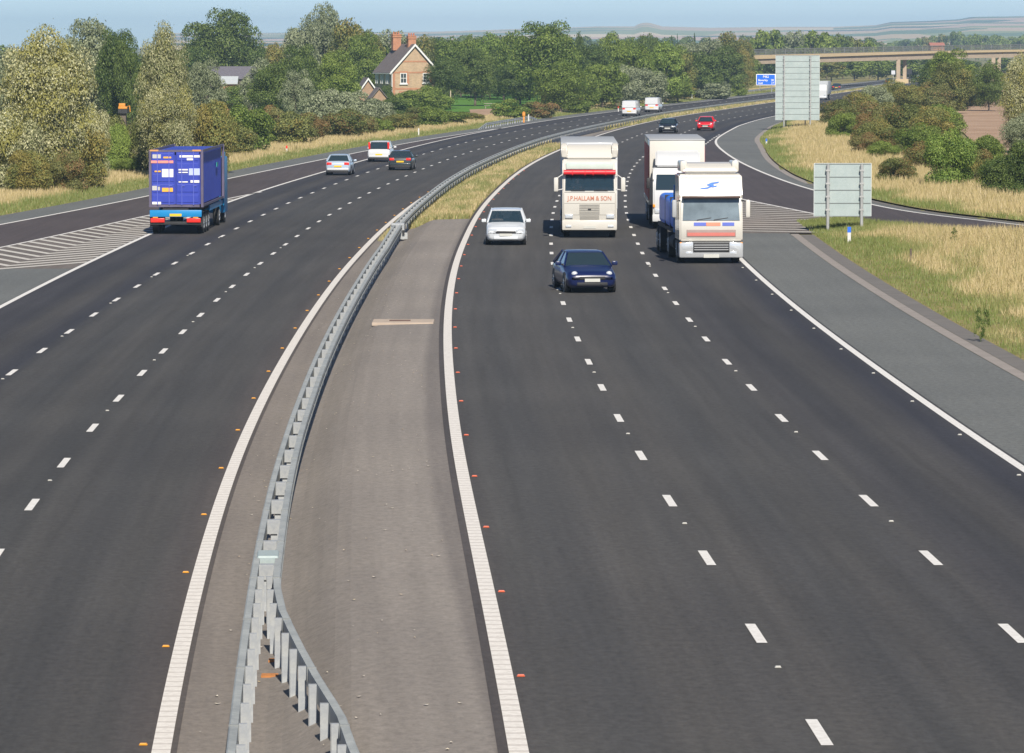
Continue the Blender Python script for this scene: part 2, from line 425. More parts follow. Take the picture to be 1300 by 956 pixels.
while y < 262:                                                  # chevrons, right gore
    a = lambda q: offx(CR, q, 7.54); b = lambda q: XRI(q) - .1; mid = lambda q: (a(q) * .5 + b(q) * .5)
    xm = mid(y); wd = .55 if y > 205 else .6
    if b(y) - a(y) > .4:
        for f, dx, dy in ((a, -.9, .35), (b, .75, .6)):
            p, q = hit(f, dx, dy, y), hit(f, dx, dy, y + wd)
            ch.poly([(xm, y), p, q, (xm, y + wd)] if dx > 0 else [(xm, y), (xm, y + wd), q, p])
    y += 2.6
ch.build('road_markings', M_worn)

# ------------------------------------------------------------------ ground, fields, hills
def ground_sheet():
    ys = [-60, -20, 10, 30] + [y for y in rows(40, 1300)] + [1400, 1600, 2000, 2600, 3500, 5000, 7000, 9500, 13000]
    cols = [-9000, -3000, -1200, -500, -250, -120, -70] + list(np.arange(-48, 40, 1.0)) + [45, 55, 70, 100, 160, 300, 600, 1500, 4000, 9000]
    V = []; Fc = []
    for y in ys:
        for c in cols:
            x = CR(min(max(y, 40), 1400)) + c
            yy = min(max(y, 40), 1300)
            z = zg(x, yy) - .05
            if -12.6 < c < 11.8 or (c < 0 and XSL(max(yy,150)) - 3 < x) or (c > 0 and x < XSR(max(yy, 150)) + SHW(yy) + .5 and yy > 188): z = (zroad(x, yy) - .07) if c > -3.4 or c < -9.5 else ZL - .12
            if abs(c) > 150: z += .0
            V.append((x, y, z))
    n = len(cols)
    for i in range(len(ys) - 1):
        for j in range(n - 1): k = i * n + j; Fc.append((k, k+1, k+n+1, k+n))
    o = mesh_obj('ground', V, Fc, M_ground); o['kind'] = 'structure'
ground_sheet()
def patch(name, pix, mat, dz, z=ZL, sub=6):
    P = [on_ground(x, y, z) for x, y in pix]
    bm = bmesh.new(); f = bm.faces.new([bm.verts.new((p[0], p[1], zg(p[0], min(p[1], 1300)) + dz)) for p in P])
    o = bm_obj(name, bm, mat)
    if o.data.polygons[0].normal.z < 0: o.data.flip_normals()
    o['kind'] = 'structure'; return o
patch('lawn', [(330, 178), (560, 150), (575, 143), (700, 141), (760, 128), (700, 118), (560, 121), (330, 150)], M_lawn, .02)
patch('lawn', [(300, 181), (352, 176), (352, 160), (300, 165)], M_lawn, .05)
patch('ploughed_field', [(600, 155), (638, 148), (640, 138.5), (596, 140)], M_soil, .045)
patch('ploughed_field', [(1195, 152), (1225, 172), (1262, 215), (1420, 260), (1420, 100), (1252, 118)], M_soil, .05, z=0)

# distant hills, ten kilometres of rising fields
def hills():
    m, nt, b = nm('hill_fields')
    tc = N(nt, 'ShaderNodeTexCoord'); mp = N(nt, 'ShaderNodeMapping'); mp.inputs['Scale'].default_value = (.0045, .0022, .0); nt.links.new(tc.outputs['Object'], mp.inputs[0])
    vo = N(nt, 'ShaderNodeTexVoronoi'); vo.inputs['Scale'].default_value = 1.0; nt.links.new(mp.outputs[0], vo.inputs['Vector'])
    s = N(nt, 'ShaderNodeSeparateColor'); nt.links.new(vo.outputs['Color'], s.inputs[0])
    c = ramp(nt, s.outputs[0], [(0, (.46, .34, .20)), (.22, (.62, .48, .30)), (.4, (.10, .15, .06)), (.55, (.50, .33, .24)), (.7, (.03, .06, .03)), (.85, (.22, .25, .10))], 'CONSTANT')
    nt.links.new(c, b.inputs['Base Color']); b.inputs['Roughness'].default_value = 1; b.inputs['Specular IOR Level'].default_value = 0
    tops = tab([(300, 42), (560, 40), (700, 35.5), (760, 33.5), (805, 33.5), (812, 29.5), (822, 28.5), (832, 31), (840, 33.5), (900, 35.2), (1000, 34), (1060, 34), (1110, 32), (1130, 28), (1180, 26.5), (1215, 24.5), (1232, 21.5), (1300, 20.5), (1500, 19), (2400, 30)])
    D0, D1 = 3200, 9000
    V = []; Fc = []; xs = np.arange(200, 1800, 5); K = 26
    for x in xs:
        zt = at(x, tops(x), D1).z
        for k in range(K + 1):
            t = k / K; D = D0 + (D1 - D0) * t
            X = (x - CX) / F * D
            z = -1 + (zt + 1) * (t ** 1.3) + math.sin(X * .004 + t * 9) * 3.5 * t * (1 - t) * 2
            V.append((X, D, z))
        V.append(((x - CX) / F * 11500, 11500, -5))
    n = K + 2
    for i in range(len(xs) - 1):
        for k in range(n - 1): a = i * n + k; Fc.append((a, a+n, a+n+1, a+1))
    o = mesh_obj('hills', V, Fc, m, smooth=True); o['kind'] = 'structure'
hills()

# ------------------------------------------------------------------ foliage
def set_tint(me, rg):
    "rg: (n_faces, 2) values, all faces with the same vertex count"
    ca = me.color_attributes.new('tint', 'BYTE_COLOR', 'CORNER')
    n = len(me.loops) // len(rg)
    a = np.ones((len(rg), n, 4), np.float32); a[:, :, 0] = rg[:, None, 0]; a[:, :, 1] = rg[:, None, 1]; a[:, :, 2] = 0
    ca.data.foreach_set('color', a.ravel())
def np_mesh(name, V, nper):
    "V: (faces, nper, 3)"
    nf = len(V); me = bpy.data.meshes.new(name)
    me.vertices.add(nf * nper); me.vertices.foreach_set('co', V.reshape(-1).astype(np.float32))
    me.loops.add(nf * nper); me.loops.foreach_set('vertex_index', np.arange(nf * nper, dtype=np.int32))
    me.polygons.add(nf); me.polygons.foreach_set('loop_start', np.arange(0, nf * nper, nper, dtype=np.int32))
    me.polygons.foreach_set('loop_total', np.full(nf, nper, np.int32))
    me.update(calc_edges=True); return me
def crown_mesh(name, seed, n, leaf, shape='round', lobes=34, low=.12):
    "foliage in a unit box: x,y in +-.5, z 0..1"
    g = np.random.default_rng(seed); C = []; Rr = []
    while len(C) < lobes:
        p = g.uniform(-1, 1, 3)
        r = (math.hypot(p[0], p[1]) ** 2.5 + (abs(p[2]) ** 2.5 if shape == 'round' else p[2] ** 2))
        if r > 1 or r < .16: continue
        if shape == 'round': c = np.array([p[0] * .36, p[1] * .36, low + (1 - low) * (.5 + p[2] * .38)]); rad = g.uniform(.07, .17)
        elif shape == 'column':
            z = g.uniform(.06, .92); w = .34 * (1 - .75 * max(0, z - .35) / .65) ; a = g.uniform(0, 6.28); q = g.uniform(.3, 1)
            c = np.array([math.cos(a) * w * q, math.sin(a) * w * q, z]); rad = g.uniform(.07, .13)
        elif shape == 'bush': c = np.array([p[0] * .38, p[1] * .38, .34 + p[2] * .34]); rad = g.uniform(.12, .2); c[2] = max(c[2], .1)
        elif shape == 'cone':
            z = g.uniform(.05, .93); w = .4 * (1 - z) + .03; a = g.uniform(0, 6.28)
            c = np.array([math.cos(a) * w * .7, math.sin(a) * w * .7, z]); rad = .05 + .09 * (1 - z)
        C.append(c); Rr.append(rad)
    C = np.array(C); Rr = np.array(Rr)
    k = g.choice(lobes, n, p=Rr**2 / (Rr**2).sum())
    d = g.normal(size=(n, 3)); d /= np.linalg.norm(d, axis=1)[:, None]
    d[:, 2] = np.abs(d[:, 2]) * np.where(g.random(n) < .75, 1, -1); 
    rr = Rr[k] * (.62 + .45 * g.random(n) ** .6)
    stray = g.random(n) < .05; rr[stray] *= g.uniform(1.05, 1.35, stray.sum())
    P = C[k] + d * rr[:, None] * np.array([1, 1, .85])
    nrm = d + g.normal(size=(n, 3)) * .55; nrm /= np.linalg.norm(nrm, axis=1)[:, None]
    a = np.cross(nrm, g.normal(size=(n, 3))); a /= np.linalg.norm(a, axis=1)[:, None]; b = np.cross(nrm, a)
    L = leaf * g.uniform(.6, 1.5, n)[:, None]
    V = np.stack([P - a * L, P - b * L * .55 + nrm * L * .15, P + a * L, P + b * L * .55 + nrm * L * .15], 1)
    V[:, :, 2] = np.maximum(V[:, :, 2], .0)
    me = np_mesh(name, V, 4)
    lt = g.random(lobes)
    set_tint(me, np.stack([np.clip(.3 * lt[k] + .75 * g.random(n) ** 1.3, 0, 1), np.clip(.55 * g.random(lobes)[k] + .45 * g.random(n), 0, 1)], 1))
    me.materials.append(LEAF['mid']); return me
def trunk_mesh(name, seed, shape='round'):
    g = random.Random(seed); bm = bmesh.new()
    top = .72 if shape != 'bush' else .35
    p = Vector((0, 0, -.02)); r = .026 if shape != 'bush' else .02
    seg = 5
    for i in range(seg):
        q = p + Vector((g.uniform(-.015, .015), g.uniform(-.015, .015), top / seg)); tube(bm, p, q, r, r * .78, 7, cap=(i in (0, seg-1)))
        if i >= 1:
            for _ in range(2):
                a = g.uniform(0, 6.28); l = .3 if shape == 'round' else .18
                e = p + Vector((math.cos(a) * l * .8, math.sin(a) * l * .8, g.uniform(.1, .24)))
                mid = p.lerp(e, .5) + Vector((0, 0, .03)); tube(bm, p, mid, r * .5, r * .35, 5); tube(bm, mid, e, r * .35, r * .12, 5)
        p = q; r *= .78
    bmesh.ops.recalc_face_normals(bm, faces=bm.faces[:]); me = bpy.data.meshes.new(name); bm.to_mesh(me); bm.free(); me.materials.append(M_bark); me.shade_smooth(); return me
CM = {}
def crowns(shape, res, i):
    k = (shape, res, i)
    if k not in CM:
        n, leaf, lb, low = {('round', 'lo'): (15000, .0155, 60, .03), ('round', 'mid'): (24000, .0120, 70, .04), ('bush', 'lo'): (8000, .026, 26, 0), ('bush', 'mid'): (14000, .019, 32, 0), ('bush', 'hi'): (24000, .0135, 38, 0),
                       ('column', 'hi'): (30000, .0105, 120, 0), ('cone', 'lo'): (4000, .022, 34, 0), ('round', 'far'): (4000, .03, 34, .05), ('round', 'hi'): (52000, .0086, 120, .02)}[(shape, res)]
        CM[k] = crown_mesh(f'foliage_{shape}', hash((shape, res, i)) % 9973 if False else sum(map(ord, shape + res)) + 17 * i, n, leaf, shape, lb, low)
    return CM[k]
TM = {}
def trunks(shape, i):
    k = (shape, i)
    if k not in TM: TM[k] = trunk_mesh('trunk_' + shape, 5 + i, shape)
    return TM[k]
PLANTS = []
def plant(x, ytop, wpx, D, kind, group, look, shape='round', res='lo', name='tree', cat='tree', depth=1.0, z0=None, base_y=None):
    """x, ytop, wpx: where the photo shows its middle, top and width; D: how far away it stands"""
    if base_y is not None:
        zz = z0 if z0 is not None else (ZL if x < 900 else 0)
        D = on_ground(x, base_y, zz)[1]
    p = at(x, ytop, D); X = p.x
    z = zg(X, min(D, 1300)) - .05 if z0 is None else z0
    H = p.z - z; Wd = wpx * D / F
    i = RNG.integers(0, 3)
    ro = empty(name, (X, D, z), RNG.uniform(0, 6.28))
    sx = Wd * (1.14 if shape == 'round' else 1.1); ro.scale = (sx, sx * depth, H * (1.03 if shape != 'bush' else 1.16))
    c = bpy.data.objects.new('crown', crowns(shape, res, int(i))); COL.objects.link(c); c.parent = ro
    c.material_slots[0].link = 'OBJECT'; c.material_slots[0].material = LEAF[kind]
    t = bpy.data.objects.new('trunk' if name == 'tree' else 'stem', trunks('bush' if shape == 'bush' else 'round', int(i) % 2)); COL.objects.link(t); t.parent = ro
    ts = min(1.0, H / max(sx, .1)); t.scale = (1, 1, 1)
    ro['category'] = cat; ro['group'] = group; PLANTS.append([group, x, look, ro])
    return ro

T = plant
g1 = 'pale leaved trees at the left edge'
T(58, 35, 120, 262, 'silver', g1, 'broad tree covered in pale silvery yellow leaves', 'round', 'hi', depth=.9)
T(206, 30, 68, 285, 'silver', g1, 'tall slim pale yellow green poplar', 'round', 'hi')
T(212, 95, 70, 283, 'silver', g1, 'lower spreading pale poplar', 'round', 'hi')
T(8, 60, 60, 300, 'grey', g1, 'grey green tree cut by the left edge of the photo', 'round', 'mid')
g2 = 'scrub between the pale trees and the road'
for (x, yt, w, by, k, lk) in [(15, 130, 75, 247, 'silver', 'large white leaved shrub'), (60, 150, 70, 244, 'silver', 'pale shrub with white leaf undersides'), (100, 150, 70, 243, 'olive', 'yellowing bushy shrub'),
                          (118, 124, 44, 232, 'silver', 'tall pale shrub with twiggy top'), (88, 185, 50, 246, 'rust', 'brown dry low bush'), (152, 141, 56, 222, 'olive', 'brownish olive shrub'),
                          (196, 118, 56, 224, 'olive', 'brown and cream shrub behind the container lorry'), (165, 198, 40, 224, 'mid', 'small dense green bush at the verge edge'), (215, 130, 60, 220, 'silver', 'pale loose shrub'), (148, 150, 34, 223, 'bright', 'fresh green bush'),
                          (245, 140, 60, 214, 'rust', 'reddish brown shrub'), (35, 185, 60, 249, 'olive', 'low olive bush at the verge'), (225, 165, 60, 216, 'silver', 'pale low shrub')]:
    T(x, yt, w, 0, k, g2, lk, 'bush', 'hi', 'shrub', 'shrub', base_y=by)
g3 = 'trees in the background left of the house'
T(108, 17, 84, 420, 'grey', g3, 'grey green willow with a rounded top', 'round', 'mid')
T(150, 30, 60, 410, 'dark', g3, 'dark green tree with a pointed top', 'round', 'mid')
T(165, 48, 40, 405, 'dark', g3, 'narrow dark green tree', 'round', 'mid')
T(118, 85, 60, 430, 'mid', g3, 'low mid green tree', 'round', 'mid')
T(285, 6, 96, 680, 'dark', g3, 'tall broad dark green sycamore standing above the rest', 'round', 'mid')
T(240, 55, 60, 640, 'dark', g3, 'rounded dark tree beside the tall sycamore')
T(335, 58, 50, 660, 'dark', g3, 'dark green tree behind the barn')
T(265, 76, 52, 400, 'grey', g3, 'dense grey green round tree in front of the barn', 'round', 'mid')
T(294, 106, 44, 560, 'mid', g3, 'green tree hiding the shed wall', 'bush', 'mid')
T(268, 117, 60, 300, 'olive', g3, 'yellow green loose bushy tree behind the container lorry', 'bush', 'hi')
T(345, 78, 66, 455, 'dark', g3, 'dark round tree with a pale crest', 'round', 'mid')
T(376, 85, 46, 450, 'grey', g3, 'silvery willow leaning against a dark tree', 'round', 'mid')
T(330, 76, 50, 500, 'grey', g3, 'silver green crest of foliage behind the dark round tree')
T(378, 52, 60, 520, 'dark', g3, 'dark tree with a domed top', 'round', 'mid')
T(430, 64, 60, 520, 'mid', g3, 'vivid green dense tree left of the house', 'round', 'mid')
T(410, 2, 56, 640, 'grey', g3, 'tallest grey green poplar with a ragged top', 'round', 'mid')
T(382, 24, 52, 640, 'grey', g3, 'grey green poplar with a flat top')
T(445, 18, 62, 630, 'olive', g3, 'tall olive green tree')
T(465, 42, 60, 625, 'mid', g3, 'mid green tree touching the house roof', 'round', 'mid')
T(352, 48, 34, 640, 'olive', g3, 'small olive tree on the skyline')
T(492, 33, 66, 700, 'grey', g3, 'pale grey green tree behind the chimneys')
T(470, 33, 40, 690, 'olive', g3, 'olive tree on the skyline left of the chimneys')
T(530, 38, 50, 700, 'olive', g3, 'tree showing between and right of the chimneys')
g4 = 'hedge bushes below the house'
for (x, yt, w, by, k, lk) in [(312, 125, 66, 196, 'mid', 'rounded green bush right behind the container lorry'), (300, 150, 50, 200, 'olive', 'olive bush at the hedge foot'), (345, 128, 44, 178, 'rust', 'brownish bush'),
        (372, 138, 60, 186, 'olive', 'broad olive hawthorn'), (395, 140, 44, 180, 'haw', 'reddish hawthorn'), (410, 108, 60, 170, 'grey', 'grey willow bush behind the hawthorns'), (446, 112, 60, 165, 'grey', 'pale olive willow bush'),
        (478, 122, 56, 162, 'grey', 'soft grey willow bush beside the brick outbuilding'), (436, 135, 60, 177, 'haw', 'large hawthorn with rusty leaves'), (462, 142, 40, 174, 'rust', 'red leaved bush'), (478, 148, 44, 171, 'mid', 'round green bush'),
        (508, 142, 46, 168, 'olive', 'yellow olive bush'), (530, 134, 40, 162, 'haw', 'olive bush below the lawn'), (548, 132, 46, 163, 'mid', 'dark rounded bush'), (575, 138, 46, 160, 'mid', 'green rounded bush'), (598, 142, 34, 156, 'olive', 'last low bush of the hedge'), (340, 150, 40, 186, 'mid', 'green bush in the hedge gap'),
        (500, 118, 36, 150, 'dark', 'dark shrub against the house wall'), (540, 106, 50, 145, 'mid', 'leafy garden shrub hiding the ground floor'), (555, 115, 44, 140, 'bright', 'light green garden shrub'), (490, 106, 22, 139, 'dark', 'glossy dark garden tree beside the outbuilding'), (516, 112, 40, 146, 'mid', 'climbing shrub on the gable')]:
    T(x, yt, w, 0, k, g4, lk, 'bush', 'mid', 'bush', 'bush', base_y=by)
g5 = 'trees between the house and the wood'
T(566, 72, 52, 600, 'dark', g5, 'dark dome shaped tree beside the house gable', 'round', 'mid')
T(603, 58, 62, 625, 'dark', g5, 'oak with a clear trunk standing on the lawn', 'round', 'mid')
T(575, 42, 50, 700, 'mid', g5, 'pointed green tree right of the chimney')
T(598, 40, 40, 720, 'mid', g5, 'mid green tree on the skyline')
T(622, 44, 46, 710, 'bright', g5, 'lighter green tree on the skyline')
T(640, 60, 60, 690, 'dark', g5, 'dark shaded tree behind the lawn')
T(553, 58, 30, 700, 'dark', g5, 'dark tree at the roof edge')
T(655, 34, 50, 660, 'mid', g5, 'mid green tree left of the broad one')
T(690, 22, 92, 620, 'mid', g5, 'broadest tree of the row with a high rounded top', 'round', 'mid')
T(660, 75, 70, 640, 'dark', g5, 'dark green lower tree at the lawn edge', 'round', 'mid')
T(712, 74, 70, 560, 'mid', g5, 'large rounded light green tree near the road', 'round', 'mid')
T(712, 108, 50, 0, 'olive', g5, 'olive bushy tree at the verge', 'bush', 'mid', base_y=141)
T(736, 36, 16, 700, 'dark', g5, 'small narrow dark tree rising above the others')
for x_, yt_, D_b in ((548, 50, 720), (585, 56, 740), (612, 50, 730), (632, 48, 740), (668, 46, 720), (725, 62, 690), (716, 48, 720), (640, 92, 705), (672, 96, 690)): T(x_, yt_, 48, D_b, 'mid' if x_ % 2 else 'dark', g5, 'green tree of the back row', 'round', 'lo')
g6 = 'trees of the wood beyond the white vans'
WD = [(752, 52, 50, 650, 'dark', 'dark green tree'), (775, 43, 46, 690, 'mid', 'green tree'), (800, 52, 60, 640, 'mid', 'broad mid green tree'), (795, 42, 40, 760, 'mid', 'skyline tree'), (822, 37, 34, 800, 'dark', 'pointed dark skyline tree'),
      (845, 55, 56, 660, 'bright', 'light green tree'), (838, 44, 34, 790, 'dark', 'dark skyline tree'), (862, 60, 50, 690, 'olive', 'yellow tinged tree'), (870, 48, 40, 790, 'grey', 'greyish skyline tree'), (900, 44, 46, 800, 'grey', 'pale grey green tree'),
      (890, 62, 60, 720, 'dark', 'dark green tree'), (925, 43, 50, 820, 'olive', 'olive tree'), (920, 60, 56, 760, 'dark', 'dark rounded tree'), (941, 46, 36, 840, 'olive', 'brownish tree'), (944, 66, 30, 800, 'olive', 'brown olive tree beside the bridge'),
      (765, 75, 60, 600, 'mid', 'mid green lower tree'), (790, 78, 56, 610, 'grey', 'grey green sallow'), (820, 84, 60, 620, 'grey', 'soft grey willow'), (740, 88, 50, 590, 'mid', 'green lower tree'), (922, 84, 50, 790, 'dark', 'dark lower tree'),
      (860, 92, 50, 670, 'mid', 'green lower tree'), (815, 62, 50, 700, 'bright', 'bright green tree'), (905, 98, 40, 730, 'grey', 'grey green sallow')]
for x_ in range(742, 950, 17): WD.append((x_, float(np.interp(x_, [740, 950], [62, 66])) + RNG.uniform(-6, 8), 44, float(np.interp(x_, [740, 950], [690, 860])), RNG.choice(['dark', 'mid', 'mid', 'olive']), 'green tree in the second row'))
for (x, yt, w, D, k, lk) in WD: T(x, yt, w, D, k, g6, lk, 'round', 'lo')
for (x, yt, w, by, k, lk) in [(748, 110, 44, 135, 'mid', 'green bush at the wood edge'), (775, 103, 50, 133, 'grey', 'grey green bush at the wood edge'), (840, 108, 50, 129, 'grey', 'grey sallow bush'), (870, 104, 40, 126, 'olive', 'olive bush'), (905, 104, 50, 122, 'grey', 'pale bush'),
        (690, 128, 40, 150, 'rust', 'brown bush by the safety rail'), (646, 124, 46, 152, 'mid', 'yellow green bush behind the safety rail'), (672, 127, 40, 150, 'haw', 'reddish bush behind the orange telephone'), (730, 118, 40, 143, 'mid', 'green bush'), (936, 105, 26, 118, 'mid', 'last bush before the bridge')]:
    T(x, yt, w, 0, k, 'bushes along the edge of the wood', lk, 'bush', 'lo', 'bush', 'bush', base_y=by)
for x, yt, D in [(765, 46, 900), (853, 43.5, 900), (860, 42.5, 910), (882, 42, 900)]:
    T(x, yt, 8, D, 'pine', 'small firs on the skyline', 'small dark fir poking above the wood', 'cone', 'lo')
g7 = 'trees seen behind the far road bridge'
for (x, yt, w, D, k, lk) in [(965, 40, 36, 1080, 'mid', 'green tree'), (985, 38, 36, 1100, 'mid', 'green tree'), (1008, 41, 36, 1090, 'grey', 'paler green tree'), (1030, 39, 36, 1110, 'mid', 'green tree'), (1050, 41, 36, 1100, 'mid', 'light green tree'), (1070, 45, 30, 1120, 'dark', 'dark green tree'),
      (1088, 50, 34, 1130, 'olive', 'olive tree'), (1104, 51, 26, 1120, 'mid', 'green tree'), (1055, 78, 40, 1040, 'olive', 'brown olive tree'), (1085, 76, 40, 1060, 'mid', 'green tree below the deck'), (1115, 74, 40, 1080, 'mid', 'green tree below the deck'), (1150, 74, 50, 1100, 'dark', 'dark tree below the deck'),
      (1180, 74, 44, 1100, 'dark', 'dark tree below the deck'), (1165, 80, 40, 1090, 'mid', 'green tree below the deck'), (1010, 60, 40, 1060, 'dark', 'dark tree'), (985, 62, 40, 1050, 'dark', 'dark tree'), (1225, 76, 50, 1150, 'dark', 'dark tree'), (1275, 74, 50, 1200, 'mid', 'green tree')]:
    T(x, yt, w, D, k, g7, lk, 'round', 'far')
g8 = 'far away trees above the bridge parapet'
xx = 1108
while xx < 1310:
    D = RNG.uniform(2000, 2700)
    top = float(np.interp(xx, [1108, 1150, 1180, 1220, 1240, 1260, 1300], [54, 50, 46, 40, 45, 46, 44])) + RNG.uniform(-1, 2.5)
    T(xx, top, RNG.uniform(18, 30), D, RNG.choice(['mid', 'dark', 'mid', 'olive']), g8, 'hazy far tree', 'round', 'far'); xx += RNG.uniform(8, 13)
for xx in np.arange(560, 1110, 26): T(xx, 47 + RNG.uniform(-1, 2), 34, RNG.uniform(1500, 2100), 'dark', 'trees on the far skyline', 'hazy tree on the skyline', 'round', 'far')
for xx in np.arange(0, 560, 40): T(xx, 60 + RNG.uniform(-6, 8), 56, RNG.uniform(700, 900), RNG.choice(['dark', 'mid', 'olive']), 'trees low down behind the left hand trees', 'green tree mostly hidden', 'round', 'far')
g9 = 'bushes right of the slip road'
for (x, yt, w, by, k, lk) in [(1066, 122, 56, 163, 'haw', 'dark reddish hawthorn beside the tall sign'), (1092, 112, 50, 158, 'olive', 'olive bush'), (1112, 104, 50, 150, 'grey', 'grey green bush'), (1138, 97, 50, 145, 'olive', 'yellow green bush below the bridge pier'), (1162, 104, 54, 146, 'olive', 'olive bush'),
        (1188, 100, 54, 146, 'rust', 'rusty brown bush'), (1212, 96, 56, 142, 'olive', 'olive bush'), (1232, 106, 50, 136, 'olive', 'green olive bush'), (1086, 130, 60, 174, 'haw', 'red flushed hawthorn'), (1118, 124, 66, 178, 'rust', 'rusty hawthorn'), (1150, 126, 70, 182, 'haw', 'hawthorn with brown patches'),
        (1182, 130, 60, 186, 'olive', 'olive hawthorn'), (1168, 152, 60, 203, 'mid', 'green hawthorn'), (1140, 158, 56, 200, 'haw', 'dark hawthorn'), (1098, 165, 44, 200, 'rust', 'low rusty bush'), (1122, 176, 40, 206, 'mid', 'low green bush at the grass edge'), (1140, 196, 52, 236, 'haw', 'low brown green bush standing in dry grass'),
        (1206, 158, 66, 243, 'bright', 'vivid fresh green bush'), (1222, 168, 50, 226, 'mid', 'green bush right of the vivid one'), (1250, 166, 50, 224, 'mid', 'green bush in front of the field'), (1276, 192, 60, 252, 'dark', 'dark spreading bush'), (1300, 170, 50, 256, 'dark', 'dark bush cut by the right edge'),
        (1176, 176, 56, 220, 'haw', 'mottled hawthorn at the lower edge of the thicket'), (1268, 200, 56, 246, 'mid', 'green bush left of the dark one'), (1110, 148, 60, 193, 'olive', 'broad olive hawthorn'), (1072, 140, 46, 180, 'mid', 'green bush below the tall sign'), (1238, 192, 50, 240, 'olive', 'olive bush right of the vivid one'), (1196, 128, 56, 178, 'mid', 'green bush beside the ploughed field'),
        (1240, 185, 50, 230, 'haw', 'shadowy hawthorn'), (1105, 140, 50, 188, 'haw', 'brownish green hawthorn')]:
    T(x, yt, w, 0, k, g9, lk, 'bush', 'hi', 'bush', 'bush', base_y=by, z0=0)
T(1212, 63, 62, 560, 'mid', 'trees at the right edge', 'grey green tree in front of the bridge deck', 'round', 'mid')
T(1190, 74, 60, 600, 'dark', 'trees at the right edge', 'dark tree under the bridge deck', 'round', 'mid')
T(1205, 75, 60, 520, 'olive', 'trees at the right edge', 'pale olive tree with light leaves', 'round', 'mid')
T(1256, 78, 46, 540, 'dark', 'trees at the right edge', 'dark leaning tree beside the right bridge pier', 'round', 'mid')
T(1303, 62, 62, 330, 'silver', 'trees at the right edge', 'pale silvery poplar cut by the right edge', 'round', 'hi')
T(1305, 140, 66, 290, 'grey', 'trees at the right edge', 'grey green low tree cut by the right edge', 'round', 'hi')

ORD = ['first', 'second', 'third', 'fourth', 'fifth', 'sixth', 'seventh', 'eighth', 'ninth', 'tenth', 'eleventh', 'twelfth', 'thirteenth', 'fourteenth', 'fifteenth', 'sixteenth', 'seventeenth', 'eighteenth', 'nineteenth', 'twentieth', 'twenty-first', 'twenty-second', 'twenty-third', 'twenty-fourth', 'twenty-fifth', 'twenty-sixth', 'twenty-seventh', 'twenty-eighth', 'twenty-ninth', 'thirtieth']
by_g = {}
for q in PLANTS: by_g.setdefault(q[0], []).append(q)
SHORT = {g1: 'at the left edge', g2: 'in the roadside scrub', g3: 'left of the house', g4: 'in the hedge', g5: 'right of the house', g6: 'in the wood', 'bushes along the edge of the wood': 'along the wood edge', 'small firs on the skyline': 'on the skyline', g7: 'behind the bridge', g8: 'above the bridge', 'trees on the far skyline': '', 'trees low down behind the left hand trees': '', g9: 'right of the slip road', 'trees at the right edge': 'on the right'}
for gname, qs in by_g.items():
    qs.sort(key=lambda q: q[1]); looks = {}
    for q in qs: looks.setdefault(q[2], []).append(q)
    for lk, m in looks.items():
        for i, q in enumerate(m):
            if len(m) == 1: lab = lk + ' ' + SHORT[gname]
            else: lab = f"{lk}, {ORD[i]} such from the left {SHORT[gname]}"
            ws = lab.split(); q[3]['label'] = ' '.join(ws[:16])

# ------------------------------------------------------------------ grass
def grass(name, label, pts, hmin, hmax, wd, tint, lean=.25):
    "pts: (n,3) roots; tint(x,y) -> dryness 0..1"
    n = len(pts); g = RNG
    a = g.uniform(0, math.pi, n); hh = g.uniform(hmin, hmax, n) if np.isscalar(hmin) else g.uniform(.6, 1.0, n) * hmax
    w = wd * g.uniform(.6, 1.4, n) * (pts[:, 1] / 200) ** .7
    dx, dy = np.cos(a) * w, np.sin(a) * w * .5
    lx, ly = g.normal(0, lean, n) * hh, g.normal(0, lean, n) * hh
    V = np.zeros((n, 3, 3)); V[:, 0] = pts; V[:, 1] = pts; V[:, 2] = pts
    V[:, 0, 0] -= dx; V[:, 0, 1] -= dy; V[:, 1, 0] += dx; V[:, 1, 1] += dy
    V[:, 2, 0] += lx; V[:, 2, 1] += ly; V[:, 2, 2] += hh
    me = np_mesh(name, V, 3); t = np.clip(tint + g.normal(0, .16, n), 0, 1)
    set_tint(me, np.stack([t, np.where(t > .55, g.random(n) * .9, .1)], 1))
    me.materials.append(LEAF['grass']); o = bpy.data.objects.new(name, me); COL.objects.link(o); tag(o, kind='stuff', label=label, cat='grass'); return o
def vnoise(x, y, s, seed=0):
    x = np.asarray(x) / s + seed * 17.3; y = np.asarray(y) / s + seed * 5.1
    xi, yi = np.floor(x), np.floor(y); fx, fy = x - xi, y - yi; fx = fx*fx*(3-2*fx); fy = fy*fy*(3-2*fy)
    def h(a, b): v = np.sin(a * 127.1 + b * 311.7 + seed) * 43758.5453; return v - np.floor(v)
    return (h(xi, yi) * (1-fx) + h(xi+1, yi) * fx) * (1-fy) + (h(xi, yi+1) * (1-fx) + h(xi+1, yi+1) * fx) * fy
def scatter(n, y0, y1, fa, fb, power=1.6):
    "roots thicker near the camera"
    out = []
    u = RNG.random(n); e = 1 - power
    ys = (y0**e + u * (y1**e - y0**e)) ** (1 / e)
    k = np.linspace(y0, y1, 300); A = np.interp(ys, k, [fa(t) for t in k]); B = np.interp(ys, k, [fb(t) for t in k])
    keep = B > A; ys, A, B = ys[keep], A[keep], B[keep]
    xs = A + RNG.random(len(ys)) * (B - A)
    zs = np.array([zg(a, b) for a, b in zip(xs, ys)]) - .04
    return np.stack([xs, ys, zs], 1)
